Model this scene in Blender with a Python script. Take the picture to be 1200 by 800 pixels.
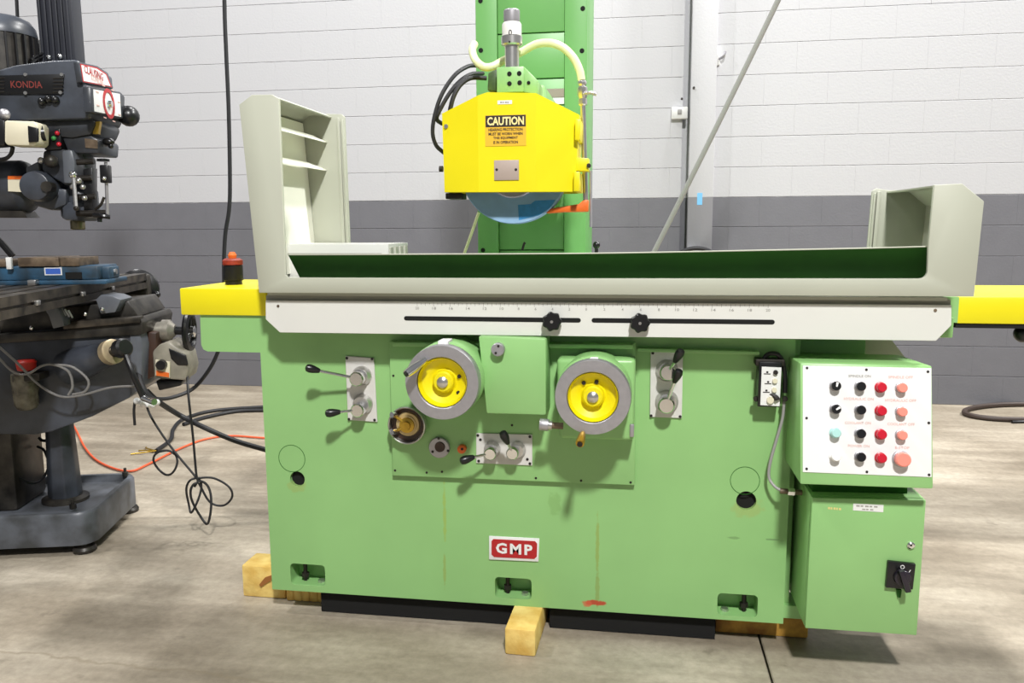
import bpy, bmesh, math, random
from mathutils import Vector, Matrix
random.seed(4)
for o in list(bpy.data.objects): bpy.data.objects.remove(o)
SC = bpy.context.scene
COL = SC.collection
R = math.radians

# ------------------------------------------------------------------ camera
FPX, PITCH, YAW, ROLL = 943.0, R(8.15), R(8.9), R(-0.31)
CAM = Vector((0, -2.24, 1.2))
fw = Vector((-math.sin(YAW)*math.cos(PITCH), math.cos(YAW)*math.cos(PITCH), -math.sin(PITCH)))
rt = fw.cross(Vector((0, 0, 1))).normalized(); up = rt.cross(fw)
rt, up = rt*math.cos(ROLL)+up*math.sin(ROLL), up*math.cos(ROLL)-rt*math.sin(ROLL)
cd = bpy.data.cameras.new('camera'); cam = bpy.data.objects.new('camera', cd); COL.objects.link(cam)
cd.sensor_width = 36; cd.lens = 36*FPX/1200; cd.clip_start = 0.05; cd.clip_end = 100
cam.matrix_world = Matrix(((rt.x, up.x, -fw.x, CAM.x), (rt.y, up.y, -fw.y, CAM.y), (rt.z, up.z, -fw.z, CAM.z), (0, 0, 0, 1)))
SC.camera = cam

# ------------------------------------------------------------------ light
SC.view_settings.view_transform = 'Standard'; SC.view_settings.look = 'None'
SC.view_settings.gamma = 1; SC.view_settings.use_curve_mapping = False
SC.view_settings.exposure = 0.0
w = bpy.data.worlds.new('hall_light'); SC.world = w; w.use_nodes = True
w.node_tree.nodes['Background'].inputs[0].default_value = (0.95, 0.97, 1.0, 1)
w.node_tree.nodes['Background'].inputs[1].default_value = 0.225
def lamp(name, loc, power, size, aim, sy=None, colr=(1, 0.992, 0.98)):
    l = bpy.data.lights.new(name, 'AREA'); l.energy = power; l.color = colr
    l.shape = 'RECTANGLE' if sy else 'DISK'; l.size = size
    if sy: l.size_y = sy
    o = bpy.data.objects.new(name, l); COL.objects.link(o); o.location = loc
    o.rotation_euler = (Vector(aim)-Vector(loc)).to_track_quat('-Z', 'Y').to_euler()
    return o
lamp('hall_lamp_front', (0.7, -3.8, 4.9), 400, 0.4, (-0.2, 0.3, 0.7))
lamp('hall_lamp_back', (0.9, 2.9, 6.8), 260, 0.5, (0.6, 2.7, 0))
lamp('hall_lamp_back_left', (-1.5, 2.7, 6.5), 150, 0.5, (-1.5, 2.5, 0))
lamp('hall_lamp_side', (-4.2, -0.4, 6.5), 195, 0.5, (-3.6, 0.2, 0))
lamp('hall_lamp_right', (6.0, 2.1, 8.0), 950, 0.6, (0.8, 0.4, 0.3))

# ------------------------------------------------------------------ pixel -> place
def ray(px, py): return fw*FPX + rt*(px-600) - up*(py-400)
def P(px, py, y):
    d = ray(px, py); return CAM + d*((y-CAM.y)/d.y)
def PZ(px, py, z=0):
    d = ray(px, py); return CAM + d*((z-CAM.z)/d.z)
def PP(px, py, o, n):
    d = ray(px, py); return CAM + d*((o-CAM).dot(n)/d.dot(n))
def pxm(n, y): return n*(y-CAM.y)/FPX      # pixels to metres at plane y (near enough)

# ------------------------------------------------------------------ materials
def lin(c): return tuple(((v/255)/12.92 if v/255 <= .04045 else ((v/255+.055)/1.055)**2.4) for v in c)
MATS = {}
def mat(name, rgb, rough=.5, metal=0, var=.0, scale=8, rgb2=None, bump=0, bscale=60, trans=0, coat=0, stretch=None, detail=5):
    m = bpy.data.materials.new(name); m.use_nodes = True; N = m.node_tree.nodes; L = m.node_tree.links
    b = N['Principled BSDF']; c = lin(rgb)
    b.inputs['Roughness'].default_value = rough; b.inputs['Metallic'].default_value = metal
    if trans: b.inputs['Transmission Weight'].default_value = trans
    if coat: b.inputs['Coat Weight'].default_value = coat
    b.inputs['Base Color'].default_value = (*c, 1)
    tc = N.new('ShaderNodeNewGeometry'); src = tc.outputs['Position']
    if stretch:
        mp = N.new('ShaderNodeMapping'); mp.inputs['Scale'].default_value = stretch
        L.new(src, mp.inputs[0]); src = mp.outputs[0]
    if var or rgb2:
        n = N.new('ShaderNodeTexNoise'); n.inputs['Scale'].default_value = scale; n.inputs['Detail'].default_value = detail
        L.new(src, n.inputs['Vector'])
        rp = N.new('ShaderNodeValToRGB'); rp.color_ramp.elements[0].position = .35; rp.color_ramp.elements[1].position = .68
        c2 = lin(rgb2) if rgb2 else tuple(v*(1-var) for v in c)
        rp.color_ramp.elements[0].color = (*c2, 1); rp.color_ramp.elements[1].color = (*c, 1)
        L.new(n.outputs['Fac'], rp.inputs[0]); L.new(rp.outputs[0], b.inputs['Base Color'])
    if bump:
        n2 = N.new('ShaderNodeTexNoise'); n2.inputs['Scale'].default_value = bscale; n2.inputs['Detail'].default_value = 4
        L.new(src, n2.inputs['Vector'])
        bp = N.new('ShaderNodeBump'); bp.inputs['Strength'].default_value = bump; bp.inputs['Distance'].default_value = .01
        L.new(n2.outputs['Fac'], bp.inputs['Height']); L.new(bp.outputs[0], b.inputs['Normal'])
    MATS[name] = m
    return m
def add_spots(m, spots):
    """stains on a painted front: each (x, z, half width, half height, rgb, strength)"""
    N = m.node_tree.nodes; L = m.node_tree.links; b = N['Principled BSDF']
    inp = b.inputs['Base Color']; src = inp.links[0].from_socket
    g = N.new('ShaderNodeNewGeometry'); nz = N.new('ShaderNodeTexNoise'); nz.inputs['Scale'].default_value = 55
    L.new(g.outputs['Position'], nz.inputs['Vector'])
    sp = N.new('ShaderNodeSeparateXYZ'); L.new(g.outputs['Position'], sp.inputs[0])
    def mth(op, a, c=None):
        q = N.new('ShaderNodeMath'); q.operation = op
        for i, v in enumerate((a, c)):
            if v is None: continue
            if isinstance(v, (int, float)): q.inputs[i].default_value = v
            else: L.new(v, q.inputs[i])
        return q.outputs[0]
    for (x, z, hw, hh, rgb, st) in spots:
        dx = mth('DIVIDE', mth('SUBTRACT', sp.outputs['X'], x), hw); dz = mth('DIVIDE', mth('SUBTRACT', sp.outputs['Z'], z), hh)
        d = mth('ADD', mth('MULTIPLY', dx, dx), mth('MULTIPLY', dz, dz))
        d = mth('ADD', d, mth('MULTIPLY', mth('SUBTRACT', nz.outputs['Fac'], .5), 2.2))
        k = N.new('ShaderNodeMapRange'); k.interpolation_type = 'SMOOTHSTEP'
        k.inputs['From Min'].default_value = 1.1; k.inputs['From Max'].default_value = .35
        k.inputs['To Min'].default_value = 0; k.inputs['To Max'].default_value = st
        L.new(d, k.inputs['Value'])
        mx = N.new('ShaderNodeMix'); mx.data_type = 'RGBA'
        L.new(k.outputs[0], mx.inputs['Factor']); L.new(src, mx.inputs[6]); mx.inputs[7].default_value = (*lin(rgb), 1)
        src = mx.outputs[2]
    L.new(src, inp)

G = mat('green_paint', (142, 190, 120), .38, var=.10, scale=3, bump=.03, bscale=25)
GB = mat('green_paint_bed', (142, 190, 120), .40, var=.10, scale=3, bump=.03, bscale=20)
GS = mat('green_paint_shaded', (30, 92, 14), .9, var=.2, scale=5)  # darker copy of the green; the leaning sheet's shade is in the colour
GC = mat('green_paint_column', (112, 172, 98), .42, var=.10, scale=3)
YEL = mat('yellow_paint', (230, 215, 14), .38, var=.05, scale=5)
CRM = mat('cream_paint', (175, 177, 161), .45, var=.05, scale=4)
LGR = mat('pale_grey_paint', (214, 214, 208), .42, var=.03, scale=5)
WPL = mat('white_plate', (226, 226, 224), .4)
STL = mat('bright_steel', (205, 203, 200), .28, metal=.9, var=.12, scale=40)
ALU = mat('brushed_aluminium', (178, 176, 180), .45, metal=.75, var=.1, scale=60)
CHR = mat('chrome', (225, 225, 225), .14, metal=1)
DST = mat('dark_steel', (58, 54, 50), .5, metal=.6, var=.4, scale=30)
BLK = mat('black_plastic', (18, 18, 20), .32)
BRB = mat('black_rubber', (28, 28, 31), .55)
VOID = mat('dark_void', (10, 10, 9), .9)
BRS = mat('brass', (196, 160, 62), .3, metal=.8, var=.2, scale=40)
BRN = mat('brown_oil_dish', (66, 42, 30), .4, var=.4, scale=30)
REDB = mat('red_button', (190, 25, 45), .3)
SAL = mat('salmon_button', (236, 140, 124), .35)
PTEAL = mat('pale_teal_button', (170, 214, 208), .3)
WHB = mat('white_button', (238, 238, 236), .3)
REDP = mat('red_enamel', (172, 30, 34), .4)
RTX = mat('faded_red_print', (218, 178, 168), .6)
GTX = mat('grey_print', (150, 148, 142), .6)
BTX = mat('black_print', (30, 24, 22), .6)
AMB = mat('caution_amber', (226, 178, 44), .5)
CTX = mat('caution_letters', (245, 222, 150), .5)
ORG = mat('orange_plastic', (234, 110, 34), .45, var=.15, scale=30)
HOSE = mat('milky_hose', (226, 232, 178), .35, var=.08, scale=30)
WHEEL = mat('blue_abrasive', (146, 182, 214), .8, var=.12, scale=25)
TAPE = mat('blue_tape', (60, 146, 206), .6, var=.2, scale=60)
WOOD = mat('yellow_timber', (240, 214, 132), .75, rgb2=(212, 172, 86), scale=16, bump=.25, bscale=60)
WOODD = mat('stained_timber', (196, 150, 62), .75, rgb2=(140, 96, 36), scale=20, bump=.25, bscale=60)
MG = mat('mill_grey_paint', (72, 77, 87), .36, rgb2=(42, 44, 48), scale=7, bump=.04, bscale=30)
MGL = mat('mill_light_grey', (104, 108, 116), .36, var=.3, scale=10)
MDK = mat('mill_oily_iron', (70, 66, 60), .42, metal=.35, rgb2=(28, 26, 24), scale=14)
MTB = mat('mill_table_iron', (84, 77, 68), .4, metal=.5, rgb2=(40, 37, 33), scale=18)
VBL = mat('vise_blue', (44, 86, 116), .45, rgb2=(36, 52, 64), scale=14)
BRNI = mat('rusty_jaw_steel', (128, 110, 90), .5, metal=.3, rgb2=(86, 72, 58), scale=30)
CRB = mat('cream_plastic', (220, 213, 188), .4)
ORC = mat('orange_cord_jacket', (226, 92, 50), .5)
GRYC = mat('grey_conduit', (150, 148, 146), .5)
BHO = mat('brown_hose_rubber', (60, 48, 42), .55)
JAR = mat('smoky_jar', (120, 116, 100), .25, rgb2=(60, 56, 46), scale=30)
LRED = mat('red_cap', (200, 44, 34), .4)
BLUW = mat('blue_label', (60, 100, 190), .5)
# stains on the bed front
def sx(px, py): q = P(px, py, 0); return q.x, q.z
sp_ = []
for (px, py, hw, hh, c, s) in [(521, 600, .006, .10, (150, 168, 60), .55), (521, 668, .005, .06, (140, 150, 60), .5), (700, 640, .006, .10, (140, 150, 60), .55), (700, 690, .007, .06, (130, 140, 60), .5), (697, 706, .036, .009, (176, 62, 40), .95),
        (688, 707, .016, .012, (196, 90, 60), .8), (348, 569, .032, .024, (150, 160, 80), .4), (876, 595, .045, .034, (160, 160, 80), .35), (650, 590, .02, .04, (110, 150, 80), .35), (860, 630, .02, .004, (90, 120, 70), .5), (905, 632, .02, .003, (80, 110, 70), .6)]:
    x, z = sx(px, py); sp_.append((x, z, hw, hh, c, s))
add_spots(GB, sp_)

# wall paint: white over a grey dado, split at a course joint
PAINT_Z = 1.386
def wall_mat(nm='painted_block', g1=(110, 110, 116), g2=(119, 119, 125)):
    m = bpy.data.materials.new(nm); m.use_nodes = True; N = m.node_tree.nodes; L = m.node_tree.links; b = N['Principled BSDF']
    g = N.new('ShaderNodeNewGeometry'); s = N.new('ShaderNodeSeparateXYZ'); L.new(g.outputs['Position'], s.inputs[0])
    n = N.new('ShaderNodeTexNoise'); n.inputs['Scale'].default_value = 9; n.inputs['Detail'].default_value = 6; L.new(g.outputs['Position'], n.inputs[0])
    a = N.new('ShaderNodeMath'); a.operation = 'MULTIPLY_ADD'; L.new(n.outputs['Fac'], a.inputs[0]); a.inputs[1].default_value = .012; L.new(s.outputs['Z'], a.inputs[2])
    gt = N.new('ShaderNodeMath'); gt.operation = 'GREATER_THAN'; L.new(a.outputs[0], gt.inputs[0]); gt.inputs[1].default_value = PAINT_Z+.006
    mx = N.new('ShaderNodeMix'); mx.data_type = 'RGBA'; L.new(gt.outputs[0], mx.inputs['Factor'])
    r1 = N.new('ShaderNodeValToRGB'); L.new(n.outputs['Fac'], r1.inputs[0])
    r1.color_ramp.elements[0].color = (*lin(g1), 1); r1.color_ramp.elements[1].color = (*lin(g2), 1)
    L.new(r1.outputs[0], mx.inputs[6]); mx.inputs[7].default_value = (*lin((199, 199, 202)), 1)
    L.new(mx.outputs[2], b.inputs['Base Color']); b.inputs['Roughness'].default_value = .55
    n2 = N.new('ShaderNodeTexNoise'); n2.inputs['Scale'].default_value = 70; L.new(g.outputs['Position'], n2.inputs[0])
    bp = N.new('ShaderNodeBump'); bp.inputs['Strength'].default_value = .12; bp.inputs['Distance'].default_value = .006
    L.new(n2.outputs['Fac'], bp.inputs['Height']); L.new(bp.outputs[0], b.inputs['Normal'])
    return m
WALL = wall_mat()
PILLAR = wall_mat('painted_steel', (140, 140, 145), (146, 146, 151))
def floor_mat():
    m = bpy.data.materials.new('worn_concrete'); m.use_nodes = True; N = m.node_tree.nodes; L = m.node_tree.links; b = N['Principled BSDF']
    g = N.new('ShaderNodeNewGeometry')
    def noise(sc, det, st=(1, 1, 1), rough=.55):
        mp = N.new('ShaderNodeMapping'); mp.inputs['Scale'].default_value = st; L.new(g.outputs['Position'], mp.inputs[0])
        n = N.new('ShaderNodeTexNoise'); n.inputs['Scale'].default_value = sc; n.inputs['Detail'].default_value = det; n.inputs['Roughness'].default_value = rough
        L.new(mp.outputs[0], n.inputs[0]); return n.outputs['Fac']
    def ramp(f, stops):
        r = N.new('ShaderNodeValToRGB'); e = r.color_ramp.elements
        e[0].position, e[1].position = stops[0][0], stops[-1][0]
        e[0].color, e[1].color = (*lin(stops[0][1]), 1), (*lin(stops[-1][1]), 1)
        for p, c in stops[1:-1]: q = e.new(p); q.color = (*lin(c), 1)
        L.new(f, r.inputs[0]); return r.outputs[0]
    def mix(f, a, c, mode='MIX'):
        x = N.new('ShaderNodeMix'); x.data_type = 'RGBA'; x.blend_type = mode
        if isinstance(f, float): x.inputs['Factor'].default_value = f
        else: L.new(f, x.inputs['Factor'])
        L.new(a, x.inputs[6]); L.new(c, x.inputs[7]); return x.outputs[2]
    base = ramp(noise(1.1, 8, (1, 1.6, 1)), [(.3, (143, 131, 113)), (.5, (178, 167, 149)), (.72, (201, 191, 174))])
    fine = ramp(noise(34, 8, rough=.7), [(.3, (180, 178, 175)), (.7, (255, 255, 255))])
    c = mix(.55, base, fine, 'MULTIPLY')
    streak = ramp(noise(2.2, 9, (.35, 2.2, 1), .6), [(.42, (175, 170, 162)), (.62, (255, 255, 255))])
    c = mix(.6, c, streak, 'MULTIPLY')
    dark = ramp(noise(6.5, 5), [(.66, (255, 255, 255)), (.75, (120, 112, 104))])
    c = mix(.45, c, dark, 'MULTIPLY')
    L.new(c, b.inputs['Base Color']); b.inputs['Roughness'].default_value = .55
    bp = N.new('ShaderNodeBump'); bp.inputs['Strength'].default_value = .15; bp.inputs['Distance'].default_value = .01
    L.new(noise(45, 6), bp.inputs['Height']); L.new(bp.outputs[0], b.inputs['Normal'])
    # hairline crack running across the front left
    s = N.new('ShaderNodeSeparateXYZ'); L.new(g.outputs['Position'], s.inputs[0])
    def mth(op, a, c2):
        q = N.new('ShaderNodeMath'); q.operation = op
        for i, v in enumerate((a, c2)):
            if isinstance(v, (int, float)): q.inputs[i].default_value = v
            else: L.new(v, q.inputs[i])
        return q.outputs[0]
    wob = mth('MULTIPLY', mth('SUBTRACT', noise(5, 6), .5), .12)
    d = mth('ABSOLUTE', mth('ADD', mth('ADD', mth('MULTIPLY', s.outputs['X'], .055), mth('ADD', s.outputs['Y'], .425)), wob), 0)
    k = N.new('ShaderNodeMapRange'); k.inputs['From Min'].default_value = .009; k.inputs['From Max'].default_value = .001; k.inputs['To Max'].default_value = .5
    L.new(d, k.inputs['Value'])
    lx = mth('LESS_THAN', s.outputs['X'], -.55)
    x = N.new('ShaderNodeMix'); x.data_type = 'RGBA'; L.new(mth('MULTIPLY', k.outputs[0], lx), x.inputs['Factor']); L.new(c, x.inputs[6]); x.inputs[7].default_value = (*lin((120, 108, 88)), 1)
    L.new(x.outputs[2], b.inputs['Base Color'])
    return m
FLOOR = floor_mat()

# ------------------------------------------------------------------ mesh builder
WL = {}
class MB:
    def __init__(s): s.v = []; s.f = []
    def add(s, vs, fs):
        n = len(s.v); s.v += [Vector(v) for v in vs]; s.f += [[i+n for i in f] for f in fs]; return s
    def box(s, x0, x1, y0, y1, z0, z1, M=None):
        vs = [Vector((x, y, z)) for z in (z0, z1) for y in (y0, y1) for x in (x0, x1)]
        if M: vs = [M @ v for v in vs]
        return s.add(vs, [(0, 2, 3, 1), (4, 5, 7, 6), (0, 1, 5, 4), (2, 6, 7, 3), (0, 4, 6, 2), (1, 3, 7, 5)])
    def loft(s, loops, cap=True, closed=True):
        n = len(loops[0]); vs = [v for l in loops for v in l]; fs = []
        for k in range(len(loops)-1):
            for i in range(n if closed else n-1):
                j = (i+1) % n; fs.append((k*n+i, k*n+j, (k+1)*n+j, (k+1)*n+i))
        if cap: fs.append(tuple(reversed(range(n)))); fs.append(tuple((len(loops)-1)*n+i for i in range(n)))
        return s.add(vs, fs)
    def prism(s, pts, d):
        d = Vector(d); return s.loft([pts, [p+d for p in pts]])
    def lathe(s, o, ax, prof, n=32, e1=None, cap=True):
        """prof: (radius, distance along ax)"""
        ax = Vector(ax).normalized(); a = e1 or ax.orthogonal().normalized(); b = ax.cross(a); o = Vector(o)
        loops = [[o+ax*h+(a*math.cos(2*math.pi*i/n)+b*math.sin(2*math.pi*i/n))*max(r, 1e-5) for i in range(n)] for r, h in prof]
        return s.loft(loops, cap=cap)
    def cyl(s, p0, p1, r0, r1=None, n=20):
        p0 = Vector(p0); p1 = Vector(p1); return s.lathe(p0, p1-p0, [(r0, 0), (r0 if r1 is None else r1, (p1-p0).length)], n)
    def tube(s, pts, r, n=8, sub=8, smooth=True):
        pts = [Vector(p) for p in pts]
        if smooth and len(pts) > 2:
            q = [pts[0]*2-pts[1]]+pts+[pts[-1]*2-pts[-2]]; out = []
            for i in range(1, len(q)-2):
                for t in range(sub):
                    u = t/sub; a, b, c, d = q[i-1:i+3]
                    out.append(.5*((2*b)+(c-a)*u+(2*a-5*b+4*c-d)*u*u+(3*b-a-3*c+d)*u**3))
            pts = out+[pts[-1]]
        loops = []; prev = None
        for i, p in enumerate(pts):
            t = (pts[min(i+1, len(pts)-1)]-pts[max(i-1, 0)]).normalized()
            a = t.orthogonal().normalized() if prev is None else (prev-t*prev.dot(t)).normalized()
            prev = a; b = t.cross(a); rr = r[min(i, len(r)-1)] if isinstance(r, list) else r
            loops.append([p+(a*math.cos(2*math.pi*k/n)+b*math.sin(2*math.pi*k/n))*rr for k in range(n)])
        return s.loft(loops)
    def ball(s, c, r, n=16, sc=(1, 1, 1)):
        c = Vector(c); loops = []
        for k in range(n//2+1):
            th = math.pi*k/(n//2)
            loops.append([c+Vector((max(math.sin(th), 1e-4)*math.cos(2*math.pi*i/n)*r*sc[0], max(math.sin(th), 1e-4)*math.sin(2*math.pi*i/n)*r*sc[1], math.cos(th)*r*sc[2])) for i in range(n)])
        return s.loft(loops)
    def build(s, name, m, parent=None, bevel=0, seg=2, label=None, kind=None, ang=35, cut=None):
        vs = s.v
        lo = Vector((min(v.x for v in vs), min(v.y for v in vs), min(v.z for v in vs))); hi = Vector((max(v.x for v in vs), max(v.y for v in vs), max(v.z for v in vs)))
        c = (lo+hi)/2
        if parent is None: c.z = lo.z
        me = bpy.data.meshes.new(name); me.from_pydata([v-c for v in vs], [], s.f)
        bm = bmesh.new(); bm.from_mesh(me); bmesh.ops.recalc_face_normals(bm, faces=bm.faces[:])
        if bevel:
            es = [e for e in bm.edges if len(e.link_faces) == 2 and e.calc_face_angle(0) > R(32)]
            bmesh.ops.bevel(bm, geom=es, offset=bevel, segments=seg, affect='EDGES', clamp_overlap=True, profile=.5)
        bm.to_mesh(me); bm.free()
        o = bpy.data.objects.new(name, me); COL.objects.link(o)
        me.materials.append(m)
        if cut:
            k = bpy.data.meshes.new('k'); k.from_pydata([v-c for v in cut.v], [], cut.f)
            bm = bmesh.new(); bm.from_mesh(k); bmesh.ops.recalc_face_normals(bm, faces=bm.faces[:]); bm.to_mesh(k); bm.free()
            ko = bpy.data.objects.new('k', k); COL.objects.link(ko)
            md = o.modifiers.new('cut', 'BOOLEAN'); md.object = ko; md.operation = 'DIFFERENCE'; md.solver = 'EXACT'
            bpy.context.view_layer.update()
            me2 = bpy.data.meshes.new_from_object(o.evaluated_get(bpy.context.evaluated_depsgraph_get()))
            o.modifiers.clear(); o.data = me2; me2.name = name; me = me2
            bpy.data.objects.remove(ko)
        for p in me.polygons: p.use_smooth = True
        me.set_sharp_from_angle(angle=R(ang))
        place(o, c, parent)
        if label: o['label'] = label
        if kind: o['kind'] = kind
        return o
def place(o, c, parent=None):
    c = Vector(c); WL[o.name] = c
    if parent is not None: o.parent = parent; o.location = c-WL[parent.name]
    else: o.location = c
def thing(name, label, cat, loc, group=None):
    o = bpy.data.objects.new(name, None); COL.objects.link(o); o.empty_display_size = .1; place(o, loc)
    return tag(o, label, cat, group)
def tag(o, label, cat, group=None):
    o['label'] = label; o['category'] = cat
    if group: o['group'] = group
    return o
def struct(o): o['kind'] = 'structure'; return o
def clone(o, c, parent):
    n = o.copy(); COL.objects.link(n); place(n, c, parent); return n
def text(name, body, o, width, m, parent, right=(1, 0, 0), upv=(0, 0, 1), height=None, label=None, th=.0006, off=.012, sp=1.0):
    cu = bpy.data.curves.new('t', 'FONT'); cu.body = body; cu.align_x = 'CENTER'; cu.align_y = 'CENTER'; cu.size = 1; cu.resolution_u = 2; cu.offset = off; cu.space_character = sp
    to = bpy.data.objects.new('t', cu); COL.objects.link(to); bpy.context.view_layer.update()
    me = bpy.data.meshes.new_from_object(to.evaluated_get(bpy.context.evaluated_depsgraph_get()))
    bpy.data.objects.remove(to)
    xs = [v.co.x for v in me.vertices]; ys = [v.co.y for v in me.vertices]
    wx = (max(xs)-min(xs)) or 1; hy = (max(ys)-min(ys)) or 1; cx = (max(xs)+min(xs))/2; cy = (max(ys)+min(ys))/2
    s = width/wx; t = (height/hy) if height else s
    rg = Vector(right).normalized(); u = Vector(upv).normalized(); nn = rg.cross(u)
    o = Vector(o)+nn*th
    for v in me.vertices: v.co = rg*((v.co.x-cx)*s)+u*((v.co.y-cy)*t)
    me.name = name; me.materials.clear(); me.materials.append(m)
    ob = bpy.data.objects.new(name, me); COL.objects.link(ob); place(ob, o, parent)
    if label: ob['label'] = label
    return ob
FY = Vector((0, -1, 0))       # towards the operator of the grinder
def fbox(mb, x0, y0, x1, y1, Y0, Y1):
    """box whose front face covers a pixel rectangle at plane Y0"""
    xm, ym = (x0+x1)/2, (y0+y1)/2
    return mb.box(P(x0, ym, Y0).x, P(x1, ym, Y0).x, Y0, Y1, P(xm, y1, Y0).z, P(xm, y0, Y0).z)
def fpoly(mb, px, Y0, Y1):
    return mb.prism([P(a, b, Y0) for a, b in px], (0, Y1-Y0, 0))
def flathe(mb, px, py, Y, prof, n=32):
    """prof (radius in metres, distance towards the operator) from plane Y seen at pixel"""
    return mb.lathe(P(px, py, Y), FY, prof, n)

def print_line(par, xa, ya, xb, yb, Y, h, m, n):
    """a line of print too small to read: a row of short worn strokes"""
    for k in range(n):
        t0, t1 = (k+.08)/n, (k+.86-.2*(k % 2))/n
        A, B = P(xa+(xb-xa)*t0, ya+(yb-ya)*t0, Y), P(xa+(xb-xa)*t1, ya+(yb-ya)*t1, Y); q = Vector((0, 0, pxm(h, Y)/2))
        MB().prism([A-q, B-q, B+q, A+q], FY*.0006).build('print_stroke', m, par)

# ================================================================== setting
WY = 3.43
FX0, FX1 = -8.0, 7.0
fl = struct(MB().box(FX0, FX1, -5.0, WY+.3, -.12, -.03).build('floor', VOID))
JX = .371
for a, b in ((FX0, JX-.003), (JX+.003, FX1)):
    MB().box(a, b, -5.0, WY+.25, -.03, 0).build('slab', FLOOR, fl, bevel=.003, seg=1)

# blocks
CH, BW = .198, .4
gx0, gx1 = P(797, 250, WY).x, P(809, 250, WY).x      # shadow gap beside the steel column
wb = struct(MB().box(FX0, gx0, WY+.006, WY+.25, 0, 4.6).box(gx1, FX1, WY+.006, WY+.25, 0, 4.6).box(gx0, gx1, WY+.075, WY+.25, 0, 4.6).build('wall_back', WALL))
bmesh_cache = {}
def block_mesh(wd):
    key = round(wd, 3)
    if key not in bmesh_cache:
        lp = [[Vector((-wd/2+.0001, .02, .0012)), Vector((wd/2-.0001, .02, .0012)), Vector((wd/2-.0001, .02, CH-.0012)), Vector((-wd/2+.0001, .02, CH-.0012))]]
        for (zi, yy, xi) in ((.0012, .0014, .0001), (.0032, 0, .0003)):
            lp.append([Vector((-wd/2+xi, yy, zi)), Vector((wd/2-xi, yy, zi)), Vector((wd/2-xi, yy, CH-zi)), Vector((-wd/2+xi, yy, CH-zi))])
        o = MB().loft(lp).build('block', WALL, wb, ang=3); bmesh_cache[key] = o.data; bpy.data.objects.remove(o)
    return bmesh_cache[key]
rest = MB(); nblk = 0
for r in range(23):
    z = r*CH
    x = FX0 + (BW/2 if r % 2 else 0)
    while x < FX1-.01:
        a, b = x, min(x+BW, FX1); x += BW
        segs = [(a, b)]
        if a < gx1 and b > gx0: segs = [(a, gx0), (gx1, b)]
        for (c, d) in segs:
            if d-c < .03: continue
            vis = c < 2.45 and d > -4.95 and z < 2.85-.045*(c+4.9) and nblk < 298
            if vis:
                me = block_mesh(d-c); o = bpy.data.objects.new('block', me); COL.objects.link(o)
                place(o, ((c+d)/2, WY+.01, z+CH/2), wb); nblk += 1
            else: rest.box(c+.0008, d-.0008, WY, WY+.02, z+.0022, z+CH-.0022)
rest.build('outer_blockwork', WALL, wb, kind='stuff')
# steel column at the wall
pl = thing('steel_column', 'white painted steel column with grey foot standing against the block wall', 'column', P(823, 470, WY-.09)*1)
WL[pl.name].z = 0; pl.location.z = 0
x0, x1 = P(808.5, 150, WY-.1).x, P(838, 150, WY-.1).x
MB().box(x0, x1, WY-.10, WY-.085, 0, 4.5).build('flange', PILLAR, pl, bevel=.003)
MB().box((x0+x1)/2-.01, (x0+x1)/2+.01, WY-.085, WY-.02, 0, 4.5).build('web', PILLAR, pl)
MB().box(x0, x1, WY-.02, WY-.004, 0, 4.5).build('flange', PILLAR, pl, bevel=.003)
for px, py in ((813, 103), (799, 116)):
    flathe(MB(), px, py, WY-.1, [(.008, 0), (.008, .012)], 10).build('bolt', DST, pl)
fbox(MB(), 817, 226, 823, 240, WY-.102, WY-.1).build('tape_scrap', mat('pale_blue_tape', (120, 190, 235), .6), pl)
# small fittings on the wall
wb1 = thing('switch_box', 'small white surface box fixed on the wall beside the steel column', 'switch box', P(793, 138, WY))
fbox(MB(), 787, 125, 806, 139, WY-.05, WY-.001).build('housing', WPL, wb1, bevel=.004)
fbox(MB(), 794, 128, 799, 134, WY-.056, WY-.05).build('toggle', GRYC, wb1, bevel=.002)
wb2 = thing('pipe_bracket', 'small white bracket with a hook on the wall right of the steel column', 'bracket', P(845, 75, WY))
fbox(MB(), 840, 54, 844, 76, WY-.03, WY-.001).build('plate', WPL, wb2, bevel=.003)
MB().tube([P(843, 69, WY-.03), P(848, 66, WY-.06), P(850, 60, WY-.06)], .008).build('hook', ALU, wb2)
# hose coil low on the column
hc = thing('wall_hose_coil', 'black hose coil hung on a white hook against the steel column', 'hose', P(815, 352, WY-.16))
c0 = P(815, 325, WY-.16)
MB().tube([c0+Vector((math.cos(t)*.195, .01*math.sin(3*t), math.sin(t)*.195)) for t in [i*2*math.pi/24 for i in range(25)]], .014).build('hose_loop', BRB, hc)
MB().tube([c0+Vector((math.cos(t)*.172, .028+.01*math.cos(2*t), -.015+math.sin(t)*.172)) for t in [i*2*math.pi/24 for i in range(25)]], .013).build('hose_loop', BRB, hc)
fbox(MB(), 807, 291, 813, 300, WY-.16, WY-.1).build('hook', WPL, hc, bevel=.004)

# ================================================================== surface grinder
gr = thing('surface_grinder', 'large green surface grinder with yellow wheel guard and cream table splash guards', 'grinder', (-.35, .4, 0))
def gpt(px, py, y): return P(px, py, y)
BZ = .079
XL, XR = -1.115, .424
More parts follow.
